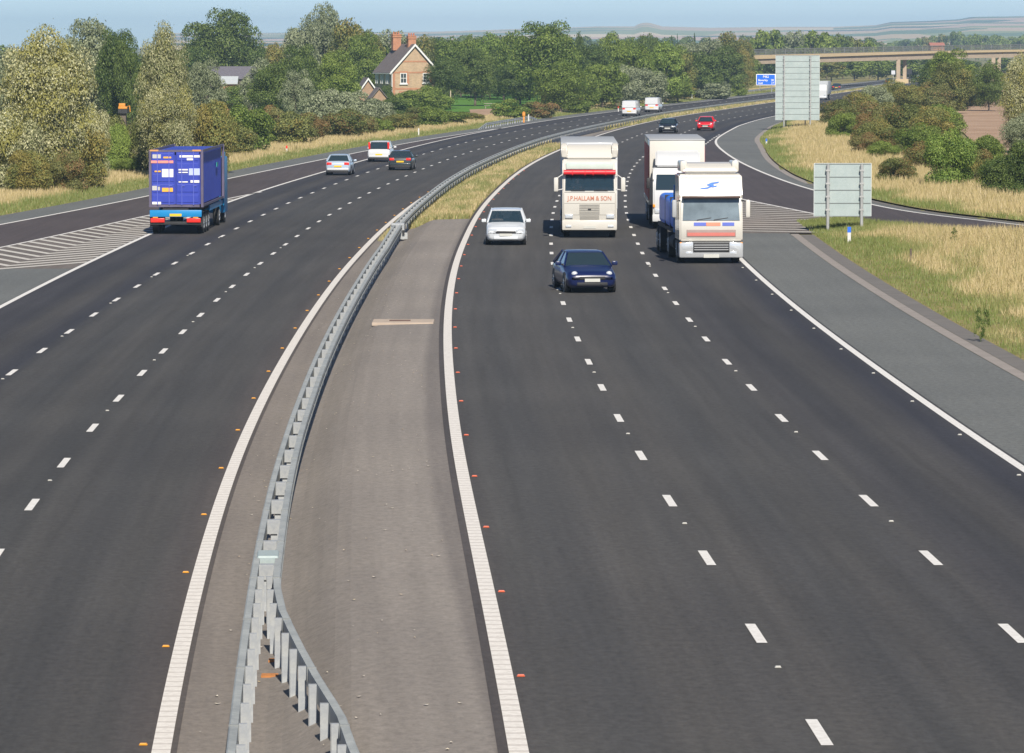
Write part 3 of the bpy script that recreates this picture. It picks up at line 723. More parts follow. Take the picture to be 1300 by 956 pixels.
# right verge between the hard shoulder and the slip road
P = scatter(150000, 58, 206, OFR(11.7), lambda y: min(XRI(y) - .3, CR(y) + 26) if y > 118 else CR(y) + 26, 1.3)
o_ = P[:, 0] - np.array([CR(y) for y in P[:, 1]])
dry = np.clip((o_ - 12.4) / 3.4 + (vnoise(P[:, 0], P[:, 1] / 3, 1.3) - .5) * 1.4, 0, 1) * np.clip((200 - P[:, 1]) / 14, 0.1, 1)
low = np.clip((o_ - 11.6) / 4.5, .12, 1)
grass('grass', 'tall dry straw and green grass on the verge between the hard shoulder and the slip road', P, None, .22 + .42 * low * (.4 + .6 * dry), .022, dry * .85, .3)
# right of the slip road
P = scatter(95000, 172, 560, lambda y: XSR(y) + SHW(y) + .5, lambda y: XSR(y) + SHW(y) + float(np.interp(y, [172, 230, 300, 360, 420, 560], [12, 13, 15, 13, 9, 5])), 1.4)
d_ = P[:, 0] - np.array([XSR(y) + SHW(y) for y in P[:, 1]])
dry = np.clip((d_ - 1.0) / 1.8 + (vnoise(P[:, 0], P[:, 1] / 3, 1.5, 2) - .5) * 1.2, 0, 1)
grass('grass', 'dry tan grass bank between the slip road and the bushes', P, None, .25 + .55 * np.clip(d_ / 5, 0, 1), .03, dry * .95, .25)
# median
P = scatter(42000, 209.5, 386, OFL(.5), OFR(-4.1), 1.2); P2 = scatter(16000, 452, 1000, OFL(.5), OFR(-4.1), 1.2); P = np.vstack([P, P2])
dry = .25 + .75 * vnoise(P[:, 0], P[:, 1] / 5, .9, 3)
grass('grass', 'green and straw coloured grass growing in the central reserve', P, .15, .38, .035, dry * .85, .3)
# strip of weeds along the left side of the barrier
P = scatter(9000, 196, 420, OFL(.3), OFL(1.0), 1.2)
grass('grass', 'thin line of dry weeds between the barrier and the edge line', P, .1, .28, .025, np.full(len(P), .75), .3)
# left verge
xl = lambda y: XSL(y) - 2.5
P = scatter(110000, 190, 900, lambda y: xl(y) - float(np.interp(y, [190, 260, 330, 420, 500, 900], [7, 6.5, 10, 9, 7, 6])), lambda y: xl(y) - .05, 1.3)
d_ = np.array([xl(y) for y in P[:, 1]]) - P[:, 0]
dry = np.clip((d_ - 1.6) / 1.2 + (vnoise(P[:, 0], P[:, 1] / 4, 1.2, 4) - .5) * .8, 0, 1)
grass('grass', 'verge grass beside the left carriageway, green at the kerb and tan behind', P, None, .18 + .4 * np.clip(d_ / 3, 0, 1), .035, .12 + dry * .85, .25)
strip('verge', lambda y: XSR(y) + SHW(y) + .45, lambda y: XSR(y) + SHW(y) + 14, 172, 560, M_verge, .0, 10, zf=lambda x, y: zg(x, y))
strip('verge', OFR(11.62), lambda y: min(XRI(y) - .05, CR(y) + 27) if y > 118 else CR(y) + 27, 50, 206, M_verge, .0, 16, zf=lambda x, y: zg(x, y))
strip('verge', OFL(.2), OFR(-3.97), 209, 385, M_verge, .0, 14, zf=lambda x, y: zg(x, y))
strip('verge', OFL(.2), OFR(-3.97), 452, 1300, M_verge, .0, 14, zf=lambda x, y: zg(x, y))
strip('verge', lambda y: xl(y) - 10, xl, 150, 1300, M_verge, .0, 8, zf=lambda x, y: zg(x, y))
# litter and fallen leaves on the paved median
bm = bmesh.new()
for i in range(230):
    y = 50 + 150 * RNG.random() ** 1.4; a, b = offx(CL, y, .4), offx(CR, y, -4.3); x = a + (b - a) * RNG.random(); z = zroad(x, y) + .01; s = RNG.uniform(.01, .03)
    t = RNG.uniform(0, 6.28); quad(bm, [(x + math.cos(t + k * 1.57) * s * (1 + .6 * (k % 2)), y + math.sin(t + k * 1.57) * s * 1.4, z + .012 * (k % 2)) for k in range(4)])
M_litter = ground_mat('dead_leaf', [(.5, .4, .2), (.6, .56, .5), (.45, .30, .14)], 3, 9)
tag(bm_obj('litter', bm, M_litter), 'scattered dead leaves and grit on the paved central reserve', 'litter', kind='stuff')

# ------------------------------------------------------------------ shared materials
def galv(name, lo, hi, rough=.5, metal=.35):
    m, nt, b = nm(name); f = noise(nt, 1.3, 6, .7); g = noise(nt, 14, 3)
    c = ramp(nt, math_(nt, 'MULTIPLY_ADD', g, .3, math_(nt, 'MULTIPLY', f, .7)), [(.35, lo), (.65, hi)])
    nt.links.new(c, b.inputs['Base Color']); b.inputs['Roughness'].default_value = rough; b.inputs['Metallic'].default_value = metal; return m
M_galv = galv('galvanised_steel', (.27, .285, .275), (.43, .445, .42), .55, .1)
M_galvp = galv('galvanised_post', (.26, .28, .31), (.43, .44, .43), .55, .1)
M_signback = galv('sign_back_alloy', (.31, .375, .375), (.40, .46, .455), .6, .1)
M_steel = galv('grey_steel', (.33, .34, .34), (.48, .48, .47), .5, .3)
M_glass = None
def glass_mat(name, col, alpha=.6, rough=.06):
    m, nt, b = nm(name); b.inputs['Base Color'].default_value = (*col, 1); b.inputs['Roughness'].default_value = rough; b.inputs['Specular IOR Level'].default_value = .8
    b.inputs['Alpha'].default_value = alpha; return m
M_glass = glass_mat('tinted_glass', (.03, .06, .085), .4)
M_glassd = glass_mat('dark_glass', (.02, .035, .045), 1.0)
M_glassb = plain('windscreen_painted_reflection', (.15, .19, .215), .18, var=.75, scale=1.3, spec=.8)  # sky reflection painted into the base colour as pale mottling
M_wpane = glass_mat('window_pane', (.04, .05, .055), 1.0)
M_rubber = plain('rubber', (.018, .018, .018), .85)
M_black = plain('black_plastic', (.02, .02, .022), .6)
M_dark = plain('chassis_dark', (.03, .03, .032), .8, var=.4)
M_chrome = plain('wheel_alloy', (.42, .43, .44), .35, .6)
M_white = plain('white_paint', (.62, .62, .60), .35, coat=.4, var=.05)
M_plateW = plain('plate_white', (.52, .52, .48), .5)
M_plateY = plain('plate_yellow', (.80, .50, .02), .5)
M_red = plain('lamp_red', (.75, .03, .02), .3, var=.1)
M_amber = plain('lamp_amber', (.85, .30, .02), .3)
M_lamp = plain('lamp_clear', (.62, .65, .68), .15, .3)
M_skin = plain('skin', (.50, .27, .18), .7)
M_shirt = plain('shirt', (.35, .30, .28), .9)
def paint(name, col, var=.04, rough=.3, metal=0.0): return plain(name, col, rough, metal, var=var, scale=1.2, coat=.5)

# ------------------------------------------------------------------ central safety barrier
def sweep(name, prof, path, mat, parent, closed=True):
    "prof: (lateral, height) points; path: list of (x, y, z)"
    V = []; Fc = []; n = len(prof)
    for i, p in enumerate(path):
        a = path[max(0, i-1)]; b = path[min(len(path)-1, i+1)]
        d = Vector((b[0]-a[0], b[1]-a[1])).normalized(); nx, ny = d.y, -d.x
        for (l, h) in prof: V.append((p[0] + nx * l, p[1] + ny * l, p[2] + h))
    for i in range(len(path) - 1):
        for j in range(n if closed else n - 1):
            k = (j + 1) % n; Fc.append((i*n+j, i*n+k, (i+1)*n+k, (i+1)*n+j))
    if closed: Fc.append(tuple(range(n))[::-1]); Fc.append(tuple((len(path)-1)*n + j for j in range(n)))
    bm = bmesh.new(); vs = [bm.verts.new(v) for v in V]
    for f in Fc: bm.faces.new([vs[i] for i in f])
    return bm_obj(name, bm, mat, parent)
def beamprof(s):
    "box beam with a grooved outer face; s = +1 faces right"
    return [(-.05*s, .40), (-.05*s, .66), (.04*s, .668), (.06*s, .65), (.06*s, .545), (-.03*s, .53), (-.03*s, .47), (.06*s, .455), (.06*s, .415), (-.0*s, .40)]
bar_off = tab([(40, 1.08), (60, 1.18), (80, 1.25), (100, 1.34), (150, 1.44), (175, 1.42), (200, 1.18), (240, 1.14), (290, .93), (340, 1.0), (380, 1.1), (420, 1.5), (470, 2.0), (540, 1.9), (700, 1.9), (2000, 2)])
gapf = tab([(40, .21), (70, .19), (90, .16), (2000, .16)])
div = tab([(45, 1.30), (50, 1.02), (52.2, .92), (55.5, .62), (58, .42), (60, .27), (62, .13), (64.5, .03), (66, 0), (3000, 0)])
def bx(y): return offx(CL, y, bar_off(y))
def bz(x, y): return ZL + .1
B = tag(empty('crash_barrier', (bx(60), 60, 0)), 'double sided grey steel crash barrier running the whole length of the central reserve', 'barrier')
def place(o): o.parent = B; o.matrix_parent_inverse = Matrix.Translation(-B.location); return o
ysb = rows(44, 1250)
place(sweep('beam', beamprof(-1), [(bx(y) - gapf(y) + .02, y, bz(bx(y), y)) for y in ysb], M_galv, None))
place(sweep('beam', beamprof(1), [(bx(y) + gapf(y) - .02 + div(y), y, bz(bx(y), y)) for y in sorted(ysb + [50, 52, 55.5, 58, 60, 62, 64.5, 66])], M_galv, None))
pb = bmesh.new(); box(pb, -.055, .055, -.04, .04, -.15, .64); box(pb, -.05, -.045, -.04, .075, -.15, .64); post_me = bpy.data.meshes.new('post'); bmesh.ops.recalc_face_normals(pb, faces=pb.faces[:]); pb.to_mesh(post_me); pb.free(); post_me.materials.append(M_galvp)
pb2 = bmesh.new(); box(pb2, -.055, .055, -.05, .05, -.15, .62); box(pb2, -.15, .15, -.09, .09, .40, .64)
post2_me = bpy.data.meshes.new('post'); bmesh.ops.recalc_face_normals(pb2, faces=pb2.faces[:]); pb2.to_mesh(post2_me); pb2.free(); post2_me.materials.append(M_galvp)
cnt = 0; y = 45.2; rest = bmesh.new()
while y < 900:
    x = bx(y); items = []
    if y < 67:
        items = [(x - gapf(y) + .12, post_me), (x + gapf(y) + div(y) - .12, post_me)]; st = 1.6
    else: items = [(x, post2_me)]; st = 3.2 if not 388 < y < 450 else 1.6
    for (px, me) in items:
        if cnt < 100:
            o = bpy.data.objects.new('post', me); COL.objects.link(o); o.location = (px, y, bz(px, y)); o.rotation_euler.z = -math.atan(slope(CL, y)); place(o); cnt += 1
        else:
            z = bz(px, y); box(rest, px - .06, px + .06, y - .06, y + .06, z, z + .64)
    y += st
o = place(bm_obj('distant_posts', rest, M_galvp)); o['kind'] = 'stuff'
def bpt(y): return (bx(y), y, bz(bx(y), y))
bm = bmesh.new(); box(bm, -.17, .17, -.4, .4, .5, .70, bev=.03); o = place(bm_obj('junction_cover', bm, M_signback)); o.location = bpt(68.6); o.rotation_euler.z = .05
bm = bmesh.new(); box(bm, -.30, .30, -.35, .35, .60, .72, bev=.03); box(bm, -.32, -.26, -.3, .3, 0, .62); box(bm, .2, .30, -.35, .35, 0, .62); box(bm, .05, .45, -.33, -.27, 0, .30, bev=.02); o = place(bm_obj('anchor_block', bm, M_galvp)); o.location = bpt(196)
bm = bmesh.new(); box(bm, .0, .10, -.1, .1, .2, .42); o = place(bm_obj('anchor_hole', bm, M_black)); o.location = (bpt(196)[0] + .215, 196 - .33, bpt(196)[2])
M_seamd = plain('beam_splice', (.20, .21, .21), .6)
for i, y in enumerate([46.5 + 4.8 * k for k in range(16)]):
    for s in (-1, 1):
        xx_ = bx(y) + s * (gapf(y) - .02) + (div(y) if s > 0 else 0); bm = bmesh.new(); box(bm, -.062, .062, -.014, .014, .48, .674); o = place(bm_obj('splice', bm, M_seamd)); o.location = (xx_, y, bz(xx_, y)); o.rotation_euler.z = -math.atan((div(y + 1) - div(y - 1)) / 2 if s > 0 else 0)
M_rust = plain('rust', (.42, .17, .05), .9, var=.4, scale=8)
for i, (X_, Y_, w_) in enumerate(((-3.46, 63.6, .05), (-3.43, 62.0, .09), (-3.40, 60.5, .14))): bm = bmesh.new(); box(bm, X_ - w_, X_ + w_, Y_ - .12, Y_ + .12, ZL, ZL + .03); place(bm_obj('rusty_base_plate', bm, M_rust))
# safety rails on the verges
def rail(name, label, path, step=2.2, hgt=.6):
    r = tag(empty(name, path[0]), label, 'safety rail')
    pr = [(-.03, hgt - .28), (-.03, hgt), (.03, hgt), (.05, hgt - .06), (.02, hgt - .14), (.05, hgt - .22), (.03, hgt - .28)]
    b = sweep('rail_beam', pr, path, M_galv, None); b.parent = r; b.matrix_parent_inverse = Matrix.Translation(-r.location)
    tot = 0; last = None
    for i in range(1, len(path)):
        p, q = Vector(path[i-1]), Vector(path[i]); L = (q - p).length; t = 0
        while t < L:
            c = p.lerp(q, t / L); bm = bmesh.new(); box(bm, -.05, .05, -.05, .05, -.1, hgt - .02); o = bm_obj('post', bm, M_galvp, r); o.location = c - Vector(path[0]); t += step
    return r
def onv(x, y, D): X = (x - CX) / F * D; return (X, D, zg(X, D) + .0)
pth = []
for t in np.linspace(0, 1, 9):
    D = 455 + 60 * t; X = at(608 + 74 * t, 150, D).x; e = -.45 if t in (0, 1) else 0
    pth.append((X, D, zg(X, D) + e))
rail('safety_rail', 'short grey safety rail on the left verge in front of the orange telephone', pth)
pth = [(offx(CL, y, LLo(y) - 4.2), y, zg(offx(CL, y, LLo(y) - 4.2), y) - (.45 if y in (735, 900) else 0)) for y in (735, 745, 770, 800, 830, 860, 890, 900)]
rail('safety_rail', 'far safety rail on the verge below the blue sign', pth, 3.2)

# ------------------------------------------------------------------ road studs, drain, marker posts
def stud_mesh(col):
    bm = bmesh.new(); k = .055 if col.name != 'stud_white' else .045; box(bm, -k, k, -k * .8, k * .8, 0, .02, taper=(.7, 0)); box(bm, -k * .8, k * .8, -k * .83, -k * .5, .004, .026, bev=.004)
    me = bpy.data.meshes.new('road_stud'); bmesh.ops.recalc_face_normals(bm, faces=bm.faces[:]); bm.to_mesh(me); bm.free(); me.materials.append(col); return me
S_amb, S_red, S_wht = stud_mesh(plain('stud_amber', (.72, .32, .03), .4, emit=None)), stud_mesh(plain('stud_red', (.66, .13, .06), .4)), stud_mesh(plain('stud_white', (.46, .45, .41), .4))
def studs(me, f, y0, step, y1, label, group):
    y = y0
    while y < y1:
        x = f(y); o = bpy.data.objects.new('road_stud', me); COL.objects.link(o); o.location = (x, y, zroad(x, y) + .006); tag(o, label, 'road stud', group); y += step
studs(S_amb, OFL(-.24), 54.5, 9.0, 300, 'small amber reflective stud left of the ribbed edge line of the left carriageway', 'amber studs along the left carriageway')
studs(S_red, OFR(-3.50), 48.2, 8.9, 290, 'small orange red stud right of the ribbed edge line of the right carriageway', 'orange red studs along the right carriageway')
studs(S_wht, OFR(0), 57.9, 17.55, 180, 'small pale stud between lane dashes nearest the central reserve, right carriageway', 'studs in the inner lane line of the right carriageway')
studs(S_wht, OFR(3.67), 58.2, 17.6, 180, 'small pale stud between lane dashes nearest the hard shoulder, right carriageway', 'studs in the outer lane line of the right carriageway')
studs(S_wht, OFL(lambda y: L2o(y)), 71.0, 16.9, 200, 'small pale stud between lane dashes nearest the barrier, left carriageway', 'studs in the inner lane line of the left carriageway')
studs(S_wht, OFL(lambda y: L1o(y)), 81.0, 16.9, 200, 'small pale stud between lane dashes nearest the slip road, left carriageway', 'studs in the outer lane line of the left carriageway')
studs(S_wht, OFR(7.14), 84.0, 8.75, 170, 'small pale stud beside the solid line of the right hard shoulder', 'studs along the right hard shoulder line')
D_ = empty('drain_cover', (on_ground(512, 419, -.25)[0], on_ground(512, 419, -.25)[1], 0))
zc = zroad(D_.location.x, D_.location.y); D_.location.z = zc; D_.rotation_euler.y = 0
tag(D_, 'pale concrete drain slab with a dark slot set across the paved central reserve', 'drain cover')
bm = bmesh.new()
xs0 = [-.93, -.5, 0, .5, .93]
box(bm, -.93, .93, -.85, .85, -.05, .05, bev=.015)
bm_obj('slab', bm, plain('pale_concrete', (.42, .34, .27), .9, var=.2), D_)
Box('slot', (-.42, .22, -.14, .14, .0, .075), plain('slot_iron', (.12, .075, .06), .9, var=.3), D_)
M_blue = plain('reflector_blue', (.03, .15, .70), .4)
def marker(x, yb, h=.75, cap=None, D=None, label='', w=.06):
    z = ZL if x < 900 else 0; X, Y = on_ground(x, yb, z + .08); z = zg(X, Y)
    e = tag(empty('marker_post', (X, Y, z)), label, 'marker post')
    bm = bmesh.new(); prism(bm, [(-w, -.03), (w, -.03), (w * .7, .05), (-w * .7, .05)], 'z', -.1, h)
    bm_obj('shaft', bm, M_white, e); bm = bmesh.new(); prism(bm, [(-w*1.05, -.034), (w*1.05, -.034), (w * .75, .054), (-w * .75, .054)], 'z', h - .22, h + .015); bm_obj('reflector_band', bm, cap or M_blue, e)
marker(122.5, 241, .62, label='white marker post with blue top on the left verge by the pale trees')
marker(364, 194.5, .62, M_red, label='white marker post with coloured top on the left verge beside the hedge gap')
marker(531.5, 171.5, .75, M_white, label='white marker post on the left verge above the dark hatchback')
marker(785, 141, .7, M_red, label='white marker post behind the left white van')
marker(878.5, 126, .9, M_white, label='white marker post on the far verge at the wood edge')
marker(671, 153, .8, M_white, label='short white post behind the safety rail beside the orange telephone')
marker(973, 184, .55, label='white marker post in the grass left of the tall sign')
marker(1078, 307, .66, label='white marker post with blue top in the grass beneath the small sign', w=.07)
X, Y = on_ground(1156, 331, .1); bm = bmesh.new(); tube(bm, (0, 0, -.1), (.01, 0, .48), .05, .04, 9); o = bm_obj('timber_post', bm, M_bark); o.location = (X, Y, zg(X, Y)); tag(o, 'short brown timber stump in the verge grass right of the small sign', 'post')
def weed(x, yb, h):
    X, Y = on_ground(x, yb, .3); me = crown_mesh('foliage_weed', int(x), 500, .03, 'column', 16)
    o = bpy.data.objects.new('weed', me); COL.objects.link(o); o.location = (X, Y, zg(X, Y)); o.scale = (.5, .5, h); o.material_slots[0].link = 'OBJECT'; o.material_slots[0].material = LEAF['dark']; return o
W_ = tag(weed(1243, 421, 1.0), 'dark green upright dock plant in the right verge grass', 'plant', 'dock plants'); tag(weed(1251, 421, 1.2), 'taller dark upright dock plant in the right verge grass', 'plant', 'dock plants')
tag(weed(1212, 310, .8), 'lone green weed on the grassy rise at the right', 'plant', 'dock plants')
# orange roadside telephone
X, Y = on_ground(665, 155.5, ZL); e = tag(empty('emergency_telephone', (X, Y, zg(X, Y))), 'orange roadside emergency telephone behind the short safety rail', 'telephone')
M_or = plain('orange_plastic', (.62, .25, .03), .6)
Box('pedestal', (-.1, .1, -.1, .1, 0, .75), M_or, e, bev=.01); Box('phone_box', (-.17, .17, -.16, .16, .75, 1.15), M_or, e, bev=.03)
bm = bmesh.new(); prism(bm, [(-.2, 1.15), (.2, 1.15), (0, 1.32)], 'y', -.18, .18); bm_obj('hood', bm, M_or, e)

# ------------------------------------------------------------------ signs
def sign_back(name, label, xl, xr, yt, yb, D, planks, legs, leg_y, struts=True):
    p, q = at(xl, yt, D), at(xr, yb, D); Wd = q.x - p.x; zt, zb = p.z, q.z; cx = (p.x + q.x) / 2; z0 = zg(cx, D)
    e = tag(empty(name, (cx, D, z0)), label, 'road sign'); n = planks; h = (zt - zb) / n
    bm = bmesh.new()
    for i in range(n): box(bm, -Wd/2, Wd/2, .0, .05, zb - z0 + h * i + .006, zb - z0 + h * (i+1) - .006, bev=0)
    bm_obj('sign_panel', bm, M_signback, e)
    bm = bmesh.new()
    for i in range(n + 1): z = zb - z0 + h * i; box(bm, -Wd/2 + .01, Wd/2 - .01, -.022, -.001, z - .016, z + .016)
    bm_obj('rail_channel', bm, plain('channel_dark_grey', (.19, .21, .21), .6), e)  # strips at the plank joints, darker grey than the planks
    for lx in legs:
        X = at(lx, 100, D).x - cx
        bm = bmesh.new(); tube(bm, (X, -.12, -.3), (X, -.12, zt - z0 - .02), .075, .075, 10)
        for i in range(n): box(bm, X - .1, X + .1, -.20, -.002, zb - z0 + h * (i + .5) - .04, zb - z0 + h * (i + .5) + .04)
        bm_obj('leg', bm, M_steel, e, smooth=40)
    bm = bmesh.new(); box(bm, -Wd/2 - .012, Wd/2 + .012, .01, .06, zt - z0 - .01, zt - z0 + .03); box(bm, -Wd/2 - .025, -Wd/2 - .003, .0, .06, zb - z0, zt - z0); box(bm, Wd/2 + .003, Wd/2 + .025, .0, .06, zb - z0, zt - z0)
    bm_obj('edge_trim', bm, plain('alloy_edge', (.62, .66, .66), .5, .1), e)
    return e
big = sign_back('direction_sign', 'tall grey sign seen from behind, eleven planks high on two posts', 985, 1040, 70.5, 152.5, 425, 11, (995.3, 1028.7), 165)
for lx in (.05, 1.95):
    bm = bmesh.new(); tube(bm, (-1.15 + lx * 1.0 + .1, 2.4, -.3), (-1.1 + lx * 1.0, .15, 3.6), .06, .06, 8); bm_obj('raking_strut', bm, M_steel, big)
sign_back('direction_sign', 'small square grey sign seen from behind, four planks on two posts', 1034, 1105.5, 208, 274.5, 195, 4, (1051.5, 1094.5), 290)
# blue motorway sign
M_sblue = plain('sign_blue', (.005, .13, .75), .45, var=.06); M_sw = plain('sign_white', (.82, .82, .82), .45, var=.03)
p, q = at(960, 94, 815), at(984.5, 108.3, 815); e = tag(empty('motorway_sign', ((p.x + q.x) / 2, 815, zg(p.x, 815))), 'blue motorway sign with white lettering left of the tall grey sign', 'road sign')
z0 = e.location.z; Wd = q.x - p.x; zt, zb = p.z - z0, q.z - z0
Box('sign_panel', (-Wd/2 + .12, Wd/2 - .12, -.03, .02, zb + .12, zt - .12), M_sblue, e)
Box('sign_border', (-Wd/2, Wd/2, -.02, .03, zb, zt), M_sw, e, bev=.005)
for body, sz, x_, fz, al in (('M62', .62, .0, .76, 'CENTER'), ('Beverley', .52, -1.45, .45, 'LEFT'), ('20', .52, 1.5, .45, 'RIGHT'), ('Hull', .52, -1.45, .18, 'LEFT'), ('17', .52, 1.5, .18, 'RIGHT')):
    text_obj('lettering', body, sz, M_sw, e, (x_, -.04, zb + (zt - zb) * fz), (math.pi/2, 0, 0), .006, al, bold=.008)
for x_ in (-1.1, 1.1):
    bm = bmesh.new(); tube(bm, (x_, .1, -.3), (x_, .1, zt - .1), .07, .07, 8); bm_obj('leg', bm, M_steel, e)
# small signs by the bridge pier
p = at(1134, 97, 900); e = tag(empty('small_sign', (p.x, 900, zg(p.x, 900))), 'small pale square sign on a post left of the bridge pier', 'road sign')
Box('sign_panel', (-.4, .4, -.02, .02, at(1134, 94.5, 900).z - e.location.z, at(1134, 89.5, 900).z - e.location.z), plain('sign_grey', (.55, .56, .6), .5), e)
Box('leg', (-.05, .05, .03, .1, -.2, at(1134, 91, 900).z - e.location.z), M_steel, e)
p = at(1154.5, 97, 930); e = tag(empty('small_sign', (p.x, 930, zg(p.x, 930))), 'dark square sign on a post right of the bridge pier', 'road sign')
Box('sign_panel', (-.5, .5, -.02, .02, at(1154, 94.5, 930).z - e.location.z, at(1154, 87.2, 930).z - e.location.z), M_black, e)
Box('leg', (-.08, .08, .03, .1, -.2, at(1154, 91, 930).z - e.location.z), M_black, e)

# ------------------------------------------------------------------ road bridge
def bridge():
    m, nt, b = nm('bridge_concrete'); f = noise(nt, .4, 6, .6, sc=(1, 1, 3)); g = noise(nt, 2.0, 4)
    c = ramp(nt, math_(nt, 'MULTIPLY_ADD', g, .3, math_(nt, 'MULTIPLY', f, .7)), [(.3, (.34, .265, .19)), (.7, (.47, .375, .28))]); nt.links.new(c, b.inputs['Base Color']); b.inputs['Roughness'].default_value = .9
    md = plain('bridge_fascia', (.52, .40, .24), .9, var=.15)
    def D(x): return float(np.interp(x, [900, 960, 1140, 1180, 1300, 1500], [880, 900, 950, 962, 1000, 1060]))
    e = tag(empty('road_bridge', (85, 950, 0)), 'concrete road bridge crossing the motorway in the distance', 'bridge')
    xs = list(np.linspace(905, 1480, 30))
    def top(x, yy): p = at(x, yy, D(x)); return p
    yt = tab([(905, 72), (960, 70.2), (1180, 65), (1300, 63), (1480, 60.5)])       # fascia top
    def seg(name, ya, yb, dy0, dy1, mat):
        bm = bmesh.new(); prev = None
        for x in xs:
            a, bb = top(x, yt(x) + ya(x)), top(x, yt(x) + yb(x))
            r = [bm.verts.new(v - e.location) for v in (Vector((a.x, a.y + dy0, a.z)), Vector((a.x, a.y + dy1, a.z)), Vector((bb.x, bb.y + dy1, bb.z)), Vector((bb.x, bb.y + dy0, bb.z)))]
            if prev:
                for i in range(4): bm.faces.new([prev[i], prev[(i+1) % 4], r[(i+1) % 4], r[i]])
            else: bm.faces.new(r)
            prev = r
        bm.faces.new(prev); return bm_obj(name, bm, mat, e)
    k = lambda v: (lambda x: v(x))
    fh = tab([(905, 5), (960, 4.9), (1180, 2.8), (1300, 2.6), (1480, 2.5)]); dk = tab([(905, 8), (960, 7.2), (1180, 5.8), (1300, 4.9), (1480, 4.8)]); bt = tab([(905, 12), (960, 11.3), (1180, 10.1), (1300, 9.6), (1480, 9.4)])
    seg('deck_fascia', lambda x: 0, fh, 0, 11.4, md)
    seg('deck_slab', fh, dk, .9, 10.5, m)
    seg('beam', dk, bt, .5, 1.6, m); seg('beam', dk, bt, 4.6, 5.6, m); seg('beam', dk, bt, 9.2, 10.4, m)
    # parapet: rails and posts with mesh infill
    bm = bmesh.new(); n = 0
    for side in (0.15, 11.2):
        prev = None
        for x in xs:
            a = top(x, yt(x)) - e.location
            if prev:
                for hz in (.15, .55, .8, 1.15): tube(bm, (prev.x, prev.y + side, prev.z + hz), (a.x, a.y + side, a.z + hz), .04 if hz < 1 else .07, n=5, cap=False)
                L = (a - prev).length; 
                for q in range(22):
                    c = prev.lerp(a, q / 22); tube(bm, (c.x, c.y + side, c.z), (c.x, c.y + side, c.z + 1.15), .022, n=3, cap=False)
            prev = a
    bm_obj('parapet_railing', bm, plain('parapet_steel', (.17, .175, .17), .7, .1), e)
    for x in np.linspace(910, 1470, 46):
        a = top(x, yt(x)) - e.location; bm = bmesh.new(); box(bm, -.06, .06, -.05, .05, 0, 1.25); o = bm_obj('parapet_post', bm, MATS['parapet_steel'], e); o.location = a + Vector((0, .1, 0))
    # piers: walls in line with the road
    for xa, D0, wm in ((1137.8, 950, .82), (1258.8, 985, .82), (1018, 918, .82)):
        p = at(xa, yt(xa) + 10, D0); zz = at(xa, yt(xa) + bt(xa) - .3, D(xa)).z
        bm = bmesh.new(); box(bm, 0, wm, .6, 1.9, -1.2, zz); o = bm_obj('pier', bm, m, e); o.location = (p.x - e.location.x, D0 - e.location.y, 0); o.rotation_euler.z = -.16
        bm = bmesh.new(); box(bm, .55, wm + .5, 6.0, 7.4, -1.2, zz); o = bm_obj('pier', bm, m, e); o.location = (p.x - e.location.x + .5, D0 - e.location.y, 0); o.rotation_euler.z = -.16
        bm = bmesh.new(); box(bm, -.3, wm + 1.8, .3, 8.0, -1.2, .9); o = bm_obj('pier_plinth', bm, md, e); o.location = (p.x - e.location.x, D0 - e.location.y, 0); o.rotation_euler.z = -.16
    return e
bridge()
# embankment slope carrying the left end of the bridge
bm = bmesh.new(); p0 = at(1000, 100, 925); a = at(925, 74, 905)
pts = [(at(900, 80, 890).x - 40, 890, at(900, 72, 890).z), (a.x, 905, at(925, 72, 905).z), (p0.x, 925, -.6), (p0.x, 960, -.6), (a.x, 960, at(925, 72, 905).z), (at(900, 80, 890).x - 40, 960, at(900, 72, 890).z)]
base = [(at(900, 80, 890).x - 40, 865, -.6), (at(960, 80, 890).x, 865, -.6)]
vs = [bm.verts.new(v) for v in pts + base]
bm.faces.new([vs[0], vs[1], vs[4], vs[5]]); bm.faces.new([vs[1], vs[2], vs[3], vs[4]]); bm.faces.new([vs[6], vs[7], vs[1], vs[0]]); bm.faces.new([vs[7], vs[2], vs[1]])
o = bm_obj('embankment', bm, M_verge); o['kind'] = 'structure'

# ------------------------------------------------------------------ house
def brick(name, base, mortar, scale=1.0):
    m, nt, b = nm(name); tc = N(nt, 'ShaderNodeTexCoord'); mp = N(nt, 'ShaderNodeMapping'); mp.inputs['Rotation'].default_value = (math.pi/2, 0, 0); nt.links.new(tc.outputs['Object'], mp.inputs[0])
    br = N(nt, 'ShaderNodeTexBrick'); br.inputs['Scale'].default_value = scale; br.inputs['Brick Width'].default_value = .24; br.inputs['Row Height'].default_value = .085; br.inputs['Mortar Size'].default_value = .008
    br.inputs['Color1'].default_value = (*base, 1); br.inputs['Color2'].default_value = (*[c * .8 for c in base], 1); br.inputs['Mortar'].default_value = (*mortar, 1); nt.links.new(mp.outputs[0], br.inputs[0])
    c = mix(nt, .5, br.outputs[0], ramp(nt, noise(nt, 1.4, 5), [(.3, (.8, .8, .8)), (.7, (1.2, 1.2, 1.2))]), 'MULTIPLY'); nt.links.new(c, b.inputs['Base Color']); b.inputs['Roughness'].default_value = .9; return m
M_buff = brick('buff_brick', (.46, .315, .19), (.42, .36, .27)); M_redb = brick('red_brick', (.46, .19, .095), (.38, .28, .2))
M_slate = plain('slate_tiles', (.15, .125, .12), .8, var=.35, scale=2.2); M_wood = plain('white_joinery', (.68, .68, .66), .5)
